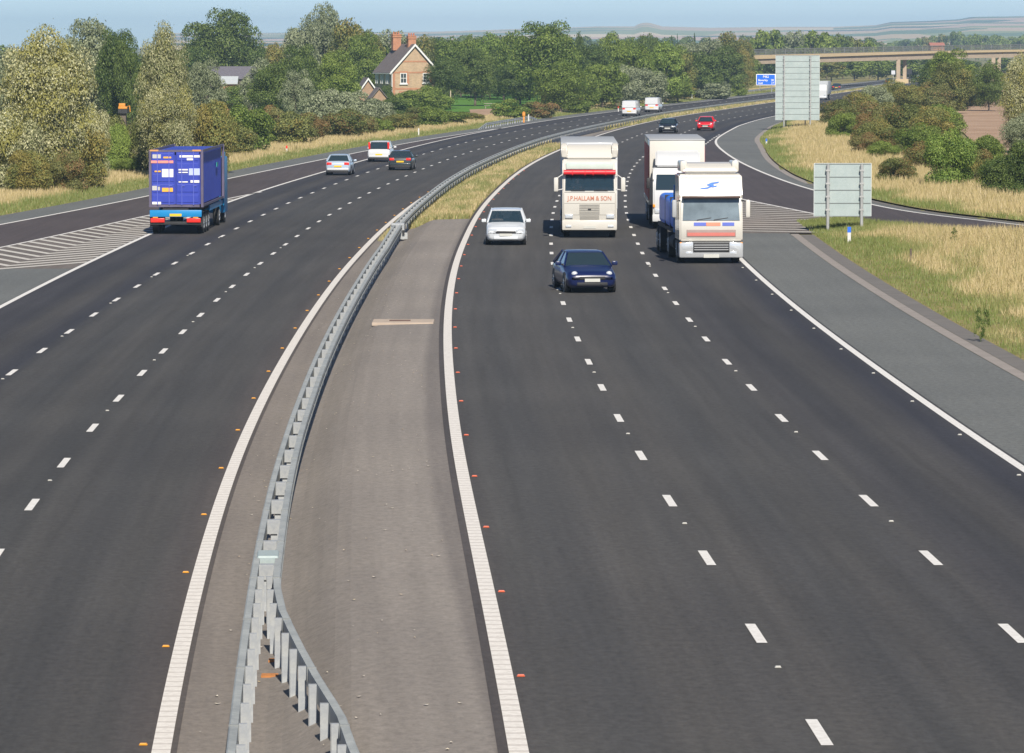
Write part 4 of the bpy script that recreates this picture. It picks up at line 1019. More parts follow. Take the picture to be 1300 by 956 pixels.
def house():
    D = 600.0; sc_ = D / F; th = R(17)
    c0 = at(497.6, 100, D); z0 = -.55
    e = tag(empty('brick_house', (c0.x, D, z0), th), 'two storey buff brick house with white bargeboards and two chimneys', 'house')
    # local: x along the gable, y into the depth; near left corner of the gable at the origin
    W, Dp = 6.55, 9.0; ze = at(500, 90.5, D).z - z0; zr = at(527, 57.5, D).z - z0; ov = .28
    bm = bmesh.new(); prism(bm, [(0, 0), (W, 0), (W, ze), (W/2, zr - .12), (0, ze)], 'y', 0, Dp); bm_obj('wall', bm, M_buff, e)
    roof = None
    bm = bmesh.new(); t = .14; dzv = (zr - ze) / (W / 2) * ov
    prism(bm, [(-ov, ze - dzv), (W/2, zr), (W + ov, ze - dzv), (W + ov, ze - dzv + t), (W/2, zr + t + .05), (-ov, ze - dzv + t)], 'y', -.3, Dp + .3); roof = bm_obj('roof', bm, M_slate, e)
    for s in (0, 1):
        bm = bmesh.new(); xa, xb = (-ov - .05, W/2) if s == 0 else (W + ov + .05, W/2)
        za, zb = ze - dzv - .16, zr - .12
        prism(bm, [(xa, za), (xb, zb), (xb, zb + .34), (xa, za + .34)], 'y', -.38, -.303); bm_obj('bargeboard', bm, M_wood, e)
    # chimneys on the ridge
    for nme, y0, x0, w_, h_ in (('chimney', 1.6, W/2 + .1, 1.1, 1.55), ('chimney', 6.6, W/2 - .7, 1.15, 1.75)):
        bm = bmesh.new(); box(bm, x0 - w_/2, x0 + w_/2, y0, y0 + .9, zr - .7, zr + h_ - .35); box(bm, x0 - w_/2 - .09, x0 + w_/2 + .09, y0 - .09, y0 + .99, zr + h_ - .65, zr + h_ - .45); box(bm, x0 - w_/2 - .06, x0 + w_/2 + .06, y0 - .06, y0 + .96, zr + h_ - .347, zr + h_ - .2)
        c = bm_obj(nme, bm, M_redb, roof)
        for i in (-.35, 0, .35): bm = bmesh.new(); tube(bm, (x0 + i, y0 + .45, zr + h_ - .2), (x0 + i, y0 + .45, zr + h_ + .14), .12, .10, 8); bm_obj('chimney_pot', bm, plain('pot_clay', (.42, .15, .08), .8) if i == -.35 else MATS['pot_clay'], c)
    # red brick bands and dressings on the gable
    for z_, h_ in ((2.75, .24), (ze - .28, .2), (at(527, 79, D).z - z0, .2)):
        hw = W/2 - .01 if z_ < ze else (zr - z_ - .3) / (zr - ze) * W / 2
        bm = bmesh.new(); box(bm, W/2 - hw, W/2 + hw, -.03, -.003, z_, z_ + h_); bm_obj('brick_band', bm, M_redb, e)
    for x_ in (.0, W - .45): bm = bmesh.new(); box(bm, x_, x_ + .45, -.026, -.004, 0, ze - .35); bm_obj('quoin', bm, M_redb, e)
    def win(xc, zb, w_, h_, side=False, rows_=2, cols=1, sash=True):
        f = bmesh.new(); t_ = .1
        for (a, b_, c, d) in ((-w_/2, -w_/2 + t_, 0, h_), (w_/2 - t_, w_/2, 0, h_), (-w_/2 + t_, w_/2 - t_, 0, t_), (-w_/2 + t_, w_/2 - t_, h_ - t_, h_)): box(f, a, b_, -.08, .0, c, d)
        for i in range(1, rows_): box(f, -w_/2 + t_, w_/2 - t_, -.05, -.006, h_ * i / rows_ - .035, h_ * i / rows_ + .035)
        for i in range(1, cols + 1) if cols else []: 
            if cols > 0: box(f, -w_/2 + w_ * i / (cols + 1) - .025, -w_/2 + w_ * i / (cols + 1) + .025, -.045, -.009, t_, h_ - t_)
        fr = bm_obj('window', f, M_wood, e)
        for nme, dm, mt in (('pane', (-w_/2 + .09, w_/2 - .09, -.02, -.007, .09, h_ - .09), M_wpane), ('sill', (-w_/2 - .12, w_/2 + .12, -.2, -.002, -.16, -.002), M_wood), ('lintel', (-w_/2 - .15, w_/2 + .15, -.035, -.004, h_ + .01, h_ + .24), M_redb)):
            Box(nme, dm, mt, fr)
        bm = bmesh.new(); box(bm, w_/2 + .01, w_/2 + .36, -.03, -.004, -.1, h_ * .9); 
        if not side: bm_obj('brick_jamb', bm, M_redb, fr)
        else: bm.free()
        if side:
            for xa in (-w_/2 - .1, w_/2 + .01): Box('jamb', (xa, xa + .09, -.26, -.003, -.15, h_ + .005), M_wood, fr)
        if side: fr.location = (0, xc, zb); fr.rotation_euler.z = -math.pi/2
        else: fr.location = (xc, 0, zb)
        return fr
    zw = at(512, 106, D).z - z0
    win(1.65, zw, .95, 1.45); win(W - 1.65, zw + .1, .95, 1.35, cols=1, rows_=3)
    win(1.65, .7, 1.0, 1.6); win(W - 1.65, .7, 1.0, 1.6)
    for yc in (1.9, 4.7, 7.4): win(yc, zw + .1, .75, 1.35, True)
    bm = bmesh.new(); tube(bm, (-.02, -.12, .1), (-.02, -.12, ze), .07, .07, 6); bm_obj('drainpipe', bm, M_wood, e)
    bm = bmesh.new(); box(bm, -ov - .12, -ov, -.2, Dp, ze - dzv - .06, ze - dzv + .05); bm_obj('gutter', bm, M_wood, e)
    return e
house()
def outbuilding(name, label, x0, x1, yr, ye, D, depth, th, wallm, roofm, cat='outbuilding', barge=True, apex=.5, zb=-.55, ridge_along=False):
    "gable end faces the camera unless ridge_along"
    a, b = at(x0, ye, D), at(x1, ye, D); W = (b.x - a.x); zr = at(x0, yr, D).z - zb; ze = at(x0, ye, D).z - zb
    e = tag(empty(name, (a.x, D, zb), th), label, cat)
    if ridge_along:
        bm = bmesh.new(); prism(bm, [(0, 0), (depth, 0), (depth, ze), (depth/2, zr - .1), (0, ze)], 'x', 0, W); bm_obj('wall', bm, wallm, e)
        bm = bmesh.new(); prism(bm, [(-.3, ze - .15), (depth/2, zr - .04), (depth + .3, ze - .15), (depth + .3, ze), (depth/2, zr + .12), (-.3, ze)], 'x', -.3, W + .3); bm_obj('roof', bm, roofm, e)
    else:
        bm = bmesh.new(); prism(bm, [(0, 0), (W, 0), (W, ze), (W * apex, zr - .1), (0, ze)], 'y', 0, depth); bm_obj('wall', bm, wallm, e)
        bm = bmesh.new(); prism(bm, [(-.3, ze - .2), (W * apex, zr - .04), (W + .3, ze - .2), (W + .3, ze - .06), (W * apex, zr + .12), (-.3, ze - .06)], 'y', -.25, depth + .25); bm_obj('roof', bm, roofm, e)
        if barge:
            bm = bmesh.new(); prism(bm, [(-.35, ze - .32), (W * apex, zr - .2), (W * apex, zr + .1), (-.35, ze - .02)], 'y', -.33, -.253); bm_obj('bargeboard', bm, M_wood, e)
            bm = bmesh.new(); prism(bm, [(W + .35, ze - .32), (W * apex, zr - .2), (W * apex, zr + .1), (W + .35, ze - .02)], 'y', -.33, -.253); bm_obj('bargeboard', bm, M_wood, e)
    return e
M_oldb = brick('weathered_brick', (.37, .225, .14), (.33, .27, .2))
outbuilding('brick_outbuilding', 'low brick outbuilding with white edged gable left of the house', 452, 483, 99.5, 125, 575, 5.5, R(8), M_oldb, M_slate)
outbuilding('porch', 'small lean roofed brick annex in front of the outbuilding', 470, 493, 112, 128, 568, 3, R(10), M_oldb, M_slate, barge=False)
outbuilding('barn', 'long low barn with a dark slate roof among the trees', 262, 345, 85.5, 99, 600, 9, 0, plain('barn_boards', (.10, .085, .07), .9), plain('barn_slate', (.14, .13, .15), .8, var=.3), 'barn', ridge_along=True)
outbuilding('shed', 'small shed with a white metal roof and brick gable beside the barn', 279, 299, 98, 105.5, 592, 3.2, 0, M_redb, plain('white_sheet', (.42, .45, .46), .6), 'shed', ridge_along=True)
outbuilding('timber_shed', 'brown timber shed half hidden by the silvery willow', 396, 416, 117, 125, 520, 4, R(12), plain('timber', (.20, .14, .10), .9), M_slate, 'shed', barge=False, apex=1.0)
outbuilding('farmhouse', 'distant house with a red tiled roof above the bridge', 1182, 1199, 54.5, 58, 1500, 10, 0, M_redb, plain('red_tile', (.40, .16, .11), .8), 'house', ridge_along=True)
# orange digger in the trees
p = at(156.5, 138, 395); e = tag(empty('orange_digger', (p.x, 395, 0)), 'bright orange digger half hidden among the trees at the left', 'digger'); z1 = at(156, 138.5, 395).z; e.location.z = z1; e.scale = (.85, .85, .85)
Box('cab', (-.45, .22, -.4, .5, .28, .62), M_or, e, bev=.03); Box('body', (-.5, .45, -.5, .8, .02, .28), M_or, e, bev=.03); Box('counterweight', (-.5, .1, .8, 1.2, 0, .5), M_or, e, bev=.03)
bm = bmesh.new(); box(bm, -.5, .5, -.7, 1.2, -.45, -.0); bm_obj('track', bm, M_dark, e)
bm = bmesh.new(); tube(bm, (.3, -.3, .2), (.75, -.8, .35), .06, .05, 6); tube(bm, (.75, -.8, .35), (.85, -1.2, -.3), .05, .04, 6); bm_obj('boom', bm, M_or, e); bm = bmesh.new(); box(bm, -.3, .3, -.4, .8, -z1 - .55 + 0, -.45); bm_obj('undercarriage', bm, M_bark, e)
# garden things near the house
p = at(622, 134, 600); e = tag(empty('picnic_bench', (p.x, 600, zg(p.x, 600))), 'weathered picnic bench on the lawn', 'bench')
Box('table_top', (-.8, .8, -.4, .4, .68, .74), plain('grey_timber', (.34, .3, .25), .9), e)
for s in (-1, 1): Box('seat', (-.8, .8, s * .75 - .14, s * .75 + .14, .4, .45), MATS['grey_timber'], e); Box('leg', (s * .6 - .04, s * .6 + .04, -.8, .8, -.05, .4), MATS['grey_timber'], e)
p = at(572, 134, 590); bm = bmesh.new(); tube(bm, (0, 0, -.2), (0, 0, at(572, 115, 590).z - zg(p.x, 590)), .09, .08, 8); o = bm_obj('timber_pole', bm, plain('pale_timber', (.5, .43, .3), .9)); o.location = (p.x, 590, zg(p.x, 590)); tag(o, 'pale timber pole standing on the lawn', 'pole')
def fence(label, x0, x1, yb, n):
    X0, Yg = on_ground(x0, yb, ZL); X1, _ = on_ground(x1, yb, ZL); z = zg((X0 + X1) / 2, Yg); e = tag(empty('timber_fence', ((X0 + X1) / 2, Yg, z)), label, 'fence'); w = (X1 - X0) / 2
    for h in (.4, .75, 1.05): Box('rail', (-w, w, -.03, -.001, h, h + .1), MATS['grey_timber'], e)
    for i in range(n): x = -w + 2 * w * i / (n - 1); Box('post', (x - .06, x + .06, .0, .12, -.2, 1.2), MATS['grey_timber'], e)
fence('weathered post and rail fence in the hedge gap on the left', 322, 382, 181, 6)
# parked things beside the house
p = at(532, 131, 585)
# ------------------------------------------------------------------ people
def person(parent, loc, label, sc_=1.0, top=M_shirt):
    "seated driver, hands on the wheel, facing -y; loc = seat point"
    J = {'pel': (0, 0, 0), 'waist': (0, .02, .2), 'chest': (0, .04, .42), 'neck': (0, .02, .56), 'head': (0, 0, .68), 'crown': (0, .01, .80)}
    E = [('pel', 'waist'), ('waist', 'chest'), ('chest', 'neck'), ('neck', 'head'), ('head', 'crown')]; Rd = {'pel': .17, 'waist': .14, 'chest': .15, 'neck': .055, 'head': .095, 'crown': .07}
    for s, n in ((-1, 'l'), (1, 'r')):
        J.update({'sh' + n: (s * .19, .03, .48), 'el' + n: (s * .25, -.14, .26), 'wr' + n: (s * .17, -.38, .36), 'ha' + n: (s * .15, -.46, .40), 'kn' + n: (s * .14, -.45, .06), 'an' + n: (s * .14, -.62, -.34)})
        Rd.update({'sh' + n: .075, 'el' + n: .05, 'wr' + n: .035, 'ha' + n: .045, 'kn' + n: .075, 'an' + n: .05})
        E += [('chest', 'sh' + n), ('sh' + n, 'el' + n), ('el' + n, 'wr' + n), ('wr' + n, 'ha' + n), ('pel', 'kn' + n), ('kn' + n, 'an' + n)]
    ks = list(J); me = bpy.data.meshes.new('person'); me.from_pydata([J[k] for k in ks], [(ks.index(a), ks.index(b)) for a, b in E], [])
    o = bpy.data.objects.new('person', me); COL.objects.link(o); o.modifiers.new('skin', 'SKIN'); s = o.modifiers.new('sub', 'SUBSURF'); s.levels = 1; s.render_levels = 1
    for i, k in enumerate(ks): me.skin_vertices[0].data[i].radius = (Rd[k], Rd[k])
    me.skin_vertices[0].data[0].use_root = True
    dg = bpy.context.evaluated_depsgraph_get(); m2 = bpy.data.meshes.new_from_object(o.evaluated_get(dg)); o.modifiers.clear(); o.data = m2; m2.materials.clear(); m2.materials.append(top); m2.materials.append(M_skin); m2.shade_smooth()
    for pl in m2.polygons:
        c = pl.center
        pl.material_index = 1 if c.z > .55 or c.y < -.30 and c.z > .2 else 0
    o.location = loc; tag(o, label, 'person'); return o

# ------------------------------------------------------------------ vehicles: every vehicle is built with its front at -y, its front bumper at y = 0
def wheel(parent, x, y, r, w, rimm=None):
    s = 1 if x > 0 else -1
    bm = bmesh.new(); tube(bm, (-w/2, 0, 0), (w/2, 0, 0), r, r, 20); bmesh.ops.bevel(bm, geom=[e for e in bm.edges if e.is_boundary or abs(e.calc_face_angle(0)) > 1], offset=.03, segments=2, affect='EDGES')
    o = bm_obj('wheel', bm, M_rubber, parent, smooth=40); o.location = (x - s * w / 2, y, r)
    bm = bmesh.new(); tube(bm, (s * (w/2 - .03), 0, 0), (s * (w/2 + .006), 0, 0), r * .62, r * .58, 14)
    for i in range(5): a = i * 1.2566; tube(bm, (s * (w/2 + .006), 0, 0), (s * (w/2 + .014), math.cos(a) * r * .5, math.sin(a) * r * .5), .03, .03, 5)
    bm_obj('rim', bm, rimm or M_chrome, o)
def loft(bm, rings, cap=True):
    R_ = [[bm.verts.new(p) for p in r] for r in rings]; n = len(R_[0])
    for a, b in zip(R_, R_[1:]):
        for j in range(n): bm.faces.new([a[j], a[(j+1) % n], b[(j+1) % n], b[j]])
    if cap: bm.faces.new(R_[0][::-1]); bm.faces.new(R_[-1])
def car(name, label, cat, pm, L=4.2, W=1.72, H=1.42, hood=1.05, ys=(1.05, 1.75, 3.35, 3.95), belt=.90, hoodz=.78, tailz=.92, lamps='std', bumper=None, trim=None, roofw=.72, rear=True, van=False, plate_f=None, glassm=None):
    glassm = glassm or M_glassd
    e = tag(empty(name), label, cat); w = W / 2
    def ring(y, zb, zt, k):
        ww = w * k
        half = [(.0, zb), (.82, zb), (.95, zb + .07), (1.0, zb + .24), (.995, zb + .5 * (zt - zb) + .05), (.97, zt - .10), (.90, zt - .025), (.7, zt + .008), (0, zt + .018)]
        pts = [(ww * a, y, z) for a, z in half] + [(-ww * a, y, z) for a, z in half[-2:0:-1]]
        return pts
    fz, hz, tz = hoodz - .13, hoodz, tailz
    st = [(0.0, .30, fz - .08, .80), (.05, .24, fz, .88), (.16, .20, hz - .06, .95), (.38, .18, hz - .01, .985), (hood * .8, .18, hz + .04, 1), (hood + .05, .18, belt - .01, 1), (ys[1] + .1, .18, belt, 1), ((ys[1] + ys[2]) / 2, .18, belt + .01, 1), (ys[2], .18, belt + .01, 1), (min(ys[3], L - .3), .18, max(tz, belt - .02), 1), (L - .14, .22, tz - .03, .97), (L - .04, .26, tz - .12, .92), (L, .34, tz - .26, .84)]
    bm = bmesh.new(); loft(bm, [ring(*s) for s in st]); body = bm_obj('body', bm, pm, e, smooth=50)
    # roof and pillars
    rw = w * roofw; bw = w * .93
    bf, rf, rr, br = ys
    bm = bmesh.new()
    def rr_(y, z, k=1.0): return [(-rw * k, y, z - .045), (rw * k, y, z - .045), (rw * k, y, z - .012), (rw * .8 * k, y, z + .012), (0, y, z + .022), (-rw * .8 * k, y, z + .012), (-rw * k, y, z - .012)]
    loft(bm, [rr_(rf - .03, H - .05, .97), rr_(rf + .12, H - .03), rr_((rf + rr) / 2, H - .01), rr_(rr - .1, H - .03), rr_(rr + .03, H - .055, .97)]); bm_obj('roof', bm, pm, e, smooth=50)
    for s in (-1, 1):
        A = [Vector((s * bw, bf, belt - .03)), Vector((s * rw * .97, rf, H - .055))]; Cc = [Vector((s * bw, br, max(tailz, belt) - .03)), Vector((s * rw * .97, rr, H - .06))]; ym = (rf + rr) / 2 - .05
        for a_, b_, r0_, r1_ in ((A[0], A[1], .04, .03), (Cc[0], Cc[1], .075 if not van else .05, .05), ((s * bw, ym, belt - .02), (s * rw * .985, ym, H - .05), .035, .03)): bm = bmesh.new(); tube(bm, a_, b_, r0_, r1_, 6); bm_obj('pillar', bm, pm, e)
        if van:
            panel('side_panel', [(s * bw * 1.0, ym, belt - .02), (s * bw * 1.0, br, belt - .02), (s * rw, rr, H - .05), (s * rw, ym, H - .05)], pm, e, .02 * s)
        pts = [(s * bw * .985, bf + .1, belt - .01), (s * bw * .985, (br - .05) if not van else ym, belt - .01), (s * rw * .97, (rr - .02) if not van else ym, H - .06), (s * rw * .97, rf + .05, H - .06)]
        panel('side_window', pts if s > 0 else pts, glassm, e, .01)
        # mirror
        bm = bmesh.new(); box(bm, -.10, .10, -.05, .05, -.07, .07, bev=.03); o = bm_obj('mirror', bm, pm, e, smooth=40); o.location = (s * (w + .10), bf + .32, belt + .05)
        bm = bmesh.new(); box(bm, -.06, .06, -.02, .02, -.02, .02); o2 = bm_obj('mirror_stalk', bm, M_black, o); o2.location = (-s * .12, 0, -.03)
        wheel(e, s * (w - .02), .78, .31, .2); wheel(e, s * (w - .02), L - .82, .31, .2)
        for ya in (.78, L - .82): bm = bmesh.new(); tube(bm, (s * (w - .10), ya, .33), (s * (w + .004), ya, .33), .36, .36, 20); bm_obj('wheel_arch', bm, M_black, e)
        # lamps
        if lamps == 'round':
            bm = bmesh.new(); bmesh.ops.create_uvsphere(bm, u_segments=10, v_segments=8, radius=.11); o = bm_obj('headlight', bm, M_lamp, e, smooth=80); o.location = (s * w * .68, .13, hz - .1); o.scale = (1, .7, .8)
        else:
            bm = bmesh.new(); box(bm, -.19, .19, -.05, .08, -.065, .065, bev=.025); o = bm_obj('headlight', bm, M_lamp, e, smooth=40); o.location = (s * w * .66, .06, fz - .05); o.rotation_euler.z = s * .25
        if lamps == 'high': dim = (.075, .06, .26); zz = belt + .22; xx = w * .83
        else: dim = (.17, .05, .085); zz = tz - .17; xx = w * .70
        bm = bmesh.new(); box(bm, -dim[0], dim[0], -dim[1], dim[1], -dim[2], dim[2], bev=.02); o = bm_obj('tail_light', bm, M_red, e, smooth=40); o.location = (s * xx, L - .035 if lamps != 'high' else br + .02, zz)
        if lamps == 'high': o.rotation_euler.x = -.12
    panel('windscreen', [(-bw * .96, bf - .03, belt - .02), (bw * .96, bf - .03, belt - .02), (rw * .93, rf - .05, H - .065), (-rw * .93, rf - .05, H - .065)], glassm, e, .01)
    panel('rear_window', [(bw * .93, br + .03, max(tailz, belt) - .02), (-bw * .93, br + .03, max(tailz, belt) - .02), (-rw * .9, rr + .05, H - .07), (rw * .9, rr + .05, H - .07)], glassm if not van else pm, e, .01)
    bm = bmesh.new()
    box(bm, -w * .5, w * .5, -.022, .05, fz - .17, fz - .06, bev=.015); bm_obj('grille', bm, M_black, e, smooth=30)
    bm = bmesh.new(); box(bm, -w * .6, w * .6, -.035, .1, .26, .37, bev=.015); bm_obj('air_intake', bm, M_black if bumper is None else bumper, e, smooth=30)
    bm = bmesh.new(); box(bm, -w * .86, w * .86, L - .1, L + .045, .36, .50, bev=.02); bm_obj('rear_bumper', bm, trim or pm, e, smooth=30)
    bm = bmesh.new(); box(bm, -w * .84, w * .84, L - .2, L + .02, .20, .352, bev=.02); bm_obj('rear_valance', bm, M_black, e, smooth=30)
    bm = bmesh.new(); box(bm, -.26, .26, -.055, -.037, .39, .50); bm_obj('number_plate', bm, M_plateW, e)
    bm = bmesh.new(); zz = .62 if lamps != 'high' else .56; box(bm, -.26, .26, L + .012, L + .03, zz - .055, zz + .055); bm_obj('number_plate', bm, M_plateY, e)
    # cabin inside
    bm = bmesh.new(); box(bm, -bw * .9, bw * .9, bf + .1, br - .1, belt - .08, belt + .03); bm_obj('cabin_floor', bm, M_black, e)
    for s in (-1, 1):
        bm = bmesh.new(); box(bm, s * .36 - .22, s * .36 + .22, (rf + rr) / 2 - .25, (rf + rr) / 2 - .1, belt, H - .28, bev=.04); box(bm, s * .36 - .12, s * .36 + .12, (rf + rr) / 2 - .22, (rf + rr) / 2 - .12, H - .28, H - .12, bev=.03); bm_obj('seat', bm, M_dark, e, smooth=40)
    return e
def put(e, X, Y, f, front=True, L=0, yaw=0.0, z=None):
    "stand vehicle e on the road: front=True faces the camera with its nose at Y; else its tail is at Y"
    s = slope(f, Y + 2); a = -math.atan(s) + yaw
    zz = zroad(X, Y) if z is None else z
    if front: e.location = (X, Y, zz + .004); e.rotation_euler.z = a
    else:
        e.rotation_euler.z = a + math.pi
        d = Vector((math.sin(-a), math.cos(-a))) * L if False else Vector((math.sin(-a + 0), math.cos(a))) * L
        e.location = (X + d.x, Y + d.y, zz + .004)
    return e
P_silver = paint('paint_silver', (.66, .69, .72), metal=.1); P_navy = paint('paint_navy', (.006, .013, .068)); P_blk = paint('paint_black', (.010, .014, .022)); P_red = paint('paint_red', (.72, .012, .02)); P_wht = paint('paint_white', (.58, .59, .60)); P_ltb = paint('paint_light_blue', (.38, .46, .56), metal=.1); P_dk = paint('paint_dark_grey', (.03, .04, .045))
c = car('car', 'silver estate car coming closer in the lane beside the central reserve', 'car', P_silver, L=4.5, W=1.68, H=1.46, ys=(1.25, 1.95, 4.1, 4.4), belt=.93, hoodz=.80, tailz=.93, lamps='std', bumper=P_silver, roofw=.76, glassm=M_glass)
put(c, -.26, 181, CR)
person(None, (c.location.x - .36, c.location.y + 2.35, .52), 'driver in a brown top at the wheel of the silver estate car')
c = car('car', 'dark navy blue saloon crossing the lane line, nearest to the camera', 'car', P_navy, L=4.4, W=1.74, H=1.36, ys=(1.15, 1.95, 3.2, 3.8), belt=.90, hoodz=.76, tailz=.93, lamps='round')
put(c, 2.72, 146, CR, yaw=.11)
c = car('car', 'black hatchback coming closer left of the red car', 'car', P_blk, L=3.9, W=1.70, H=1.36, ys=(.95, 1.65, 3.0, 3.7), lamps='std'); put(c, 14.85, 413, CR)
c = car('car', 'bright red hatchback coming closer', 'car', P_red, L=3.8, W=1.66, H=1.38, ys=(.95, 1.6, 3.1, 3.6), lamps='round'); put(c, 18.95, 424, CR)
c = car('car', 'silver blue hatchback driving away on the left carriageway', 'car', P_ltb, L=4.1, W=1.70, H=1.42, ys=(1.0, 1.7, 3.2, 3.75), trim=P_wht, tailz=.97); put(c, (429 - CX) / F * 295, 295, CL, False, 4.1)
c = car('car', 'white tall estate car with tail lights beside the rear window, driving away', 'car', P_wht, L=4.5, W=1.76, H=1.58, ys=(1.05, 1.75, 4.1, 4.38), belt=1.02, hoodz=.9, tailz=1.0, lamps='high', roofw=.78, rear=True); put(c, (481 - CX) / F * 329, 329, CL, False, 4.5)
c = car('car', 'dark green black hatchback with a yellow plate driving away', 'car', P_dk, L=4.0, W=1.70, H=1.38, ys=(1.0, 1.7, 3.1, 3.7), tailz=.96); put(c, (508 - CX) / F * 307, 307, CL, False, 4.0)
for i, (px, D, lb) in enumerate(((798.5, 540, 'left of the two white vans driving away one behind the other'), (827, 572, 'right and farther of the two white vans driving away'))):
    c = car('van', lb, 'van', P_wht, L=4.9, W=1.9, H=1.95, ys=(.85, 1.5, 4.75, 4.86), belt=1.1, hoodz=.98, tailz=1.1, lamps='std', roofw=.90, van=True); put(c, (px - CX) / F * D, D, CL, False, 4.9); c['group'] = 'white vans driving away'
c = car('car', 'dark car far away right of the tall sign', 'car', P_dk, L=4.2); put(c, offx(CL, 842, -2.6), 842, CL, False, 4.2)
c = car('car', 'dark far away car near the bridge pier', 'car', P_blk, L=4.2); put(c, offx(CL, 975, -1.6), 975, CL, False, 4.2)
c = car('car', 'silver far away car beyond the bridge', 'car', P_silver, L=4.2); put(c, offx(CL, 1080, -1.8), 1080, CL, False, 4.2)
c = car('car', 'dark car half hidden by the tall sign post far away', 'car', P_blk, L=4.2); put(c, offx(CL, 800, -5.0), 800, CL, False, 4.2)

P_cream = paint('paint_cream', (.59, .565, .51)); M_sun = plain('visor_red', (.78, .02, .03), .4); M_mint = plain('headboard_mint', (.50, .60, .545), .5); M_txt = plain('lettering_red', (.52, .20, .12), .6); M_curt = plain('curtain_grey', (.36, .38, .40), .7); M_redside = plain('curtain_red', (.55, .04, .03), .6); M_bumper = plain('bumper_grey', (.36, .37, .38), .5)
def axle(e, y, w=1.22, r=.5, tw=.28):
    for s in (-1, 1): wheel(e, s * w, y, r, tw)
def carve(o, dims):
    "cut the cabin space out of a cab"
    cut = Box('cutter', dims, None); m = o.modifiers.new('cut', 'BOOLEAN'); m.object = cut; m.solver = 'EXACT'
    me = bpy.data.meshes.new_from_object(o.evaluated_get(bpy.context.evaluated_depsgraph_get())); o.modifiers.clear(); o.data = me; bpy.data.objects.remove(cut)
def lorry_cream():
    e = tag(empty('lorry'), 'cream box lorry with a red sun visor in the middle lane', 'lorry')
    w = 1.18
    bm = bmesh.new(); prof = [(.06, .50), (0, .60), (0, 1.95), (.16, 2.78), (.22, 3.28), (.42, 3.42), (1.75, 3.42), (1.75, .50)]; prism(bm, prof, 'x', -w, w)
    bmesh.ops.bevel(bm, geom=bm.edges[:], offset=.045, segments=2, affect='EDGES'); cb = bm_obj('cab', bm, P_cream, e, smooth=40); carve(cb, (-1.04, 1.04, -.3, 1.45, 2.06, 2.74))
    panel('windscreen', [(-1.07, -.012, 2.06), (1.07, -.012, 2.06), (1.05, .13, 2.76), (-1.05, .13, 2.76)], M_glass, e, .01)
    Box('dashboard', (-1.0, 1.0, .03, .09, 1.97, 2.2), M_black, e)
    Box('cab_interior', (-1.03, 1.03, 1.40, 1.44, 2.07, 2.73), plain('interior_grey', (.05, .06, .07), .9, var=.6, scale=4), e)
    bm = bmesh.new(); tube(bm, (-1.13, -.06, 2.86), (1.13, -.06, 2.86), .11, .11, 12)
    for i in (-.75, -.2, .15, .7): box(bm, i - .012, i + .012, -.185, .05, 2.74, 2.98)
    bm_obj('sun_visor', bm, M_sun, e, smooth=50)
    Box('headboard', (-1.02, 1.02, .10, .17, 3.0, 3.29), M_mint, e, bev=.01)
    # roof deflector with side cheeks
    bm = bmesh.new(); prism(bm, [(.45, 3.44), (.62, 3.62), (1.15, 4.02), (1.6, 4.05), (1.6, 3.44)], 'x', -1.0, 1.0); bmesh.ops.bevel(bm, geom=bm.edges[:], offset=.05, segments=2, affect='EDGES'); bm_obj('roof_deflector', bm, P_cream, e, smooth=40)
    for s in (-1, 1):
        bm = bmesh.new(); prism(bm, [(.62, 3.48), (.55, 3.85), (.8, 4.08), (1.6, 4.12), (1.6, 3.48)], 'x', s * .98, s * 1.24); bmesh.ops.bevel(bm, geom=bm.edges[:], offset=.04, segments=2, affect='EDGES'); bm_obj('deflector_cheek', bm, P_cream, e, smooth=40)
        bm = bmesh.new(); box(bm, -.1, .1, -.07, .07, -.31, .31, bev=.05); o = bm_obj('mirror', bm, P_cream, e, smooth=40); o.location = (s * 1.46, -.08, 2.33)
        bm = bmesh.new(); tube(bm, (0, 0, .25), (-s * .3, .12, .45), .02, n=6); tube(bm, (0, 0, -.25), (-s * .3, .12, -.2), .02, n=6); bm_obj('mirror_arm', bm, M_white, o)
        Box('headlight', (s * .9 - .17, s * .9 + .17, -.07, .0, .86, 1.03), M_lamp, e, bev=.02); Box('fog_lamp', (s * .92 - .13, s * .92 + .13, -.085, .0, .46, .56), M_lamp, e, bev=.02)
        Box('side_panel', (s * 1.165 - .035, s * 1.165 + .035, .3, 1.7, .5, 1.25), P_cream, e, bev=.02)
        Box('wiper', (s * .5 - .3, s * .5 + .3, -.04, -.02, 2.07, 2.10), M_black, e)
    bm = bmesh.new(); box(bm, -1.2, 1.2, -.05, .3, .34, .78, bev=.05); bm_obj('bumper', bm, P_cream, e, smooth=40)
    bm = bmesh.new()
    for i in range(6): box(bm, -.44, .44, -.035, -.001, 1.06 + i * .075, 1.095 + i * .075)
    bm_obj('grille', bm, plain('grille_grey', (.36, .34, .30), .6), e)  # bars in a darker grey than the cream cab
    bm = bmesh.new()
    for i in range(4): box(bm, -.42, .42, -.03, -.001, .80 + i * .055, .825 + i * .055)
    bm_obj('lower_grille', bm, MATS['grille_grey'], e)
    Box('badge', (-.07, .07, -.05, -.036, 1.22, 1.29), M_black, e); Box('number_plate', (-.27, .27, -.068, -.052, .42, .53), M_plateW, e)
    for z_ in (1.99, 1.50, 1.0): Box('panel_seam', (-1.1, 1.1, -.006, -.0005, z_, z_ + .012), plain('seam', (.16, .15, .13), .8) if z_ == 1.99 else MATS['seam'], e)
    for s in (-1, 1): Box('door_edge', (s * 1.12 - .006, s * 1.12 + .006, -.006, -.0005, .8, 1.95), MATS['seam'], e)
    text_obj('lettering', 'J.P.HALLAM & SON', .27, M_txt, e, (0, -.012, 1.72), (math.pi/2, 0, 0), .004, sx=.86, bold=.004)
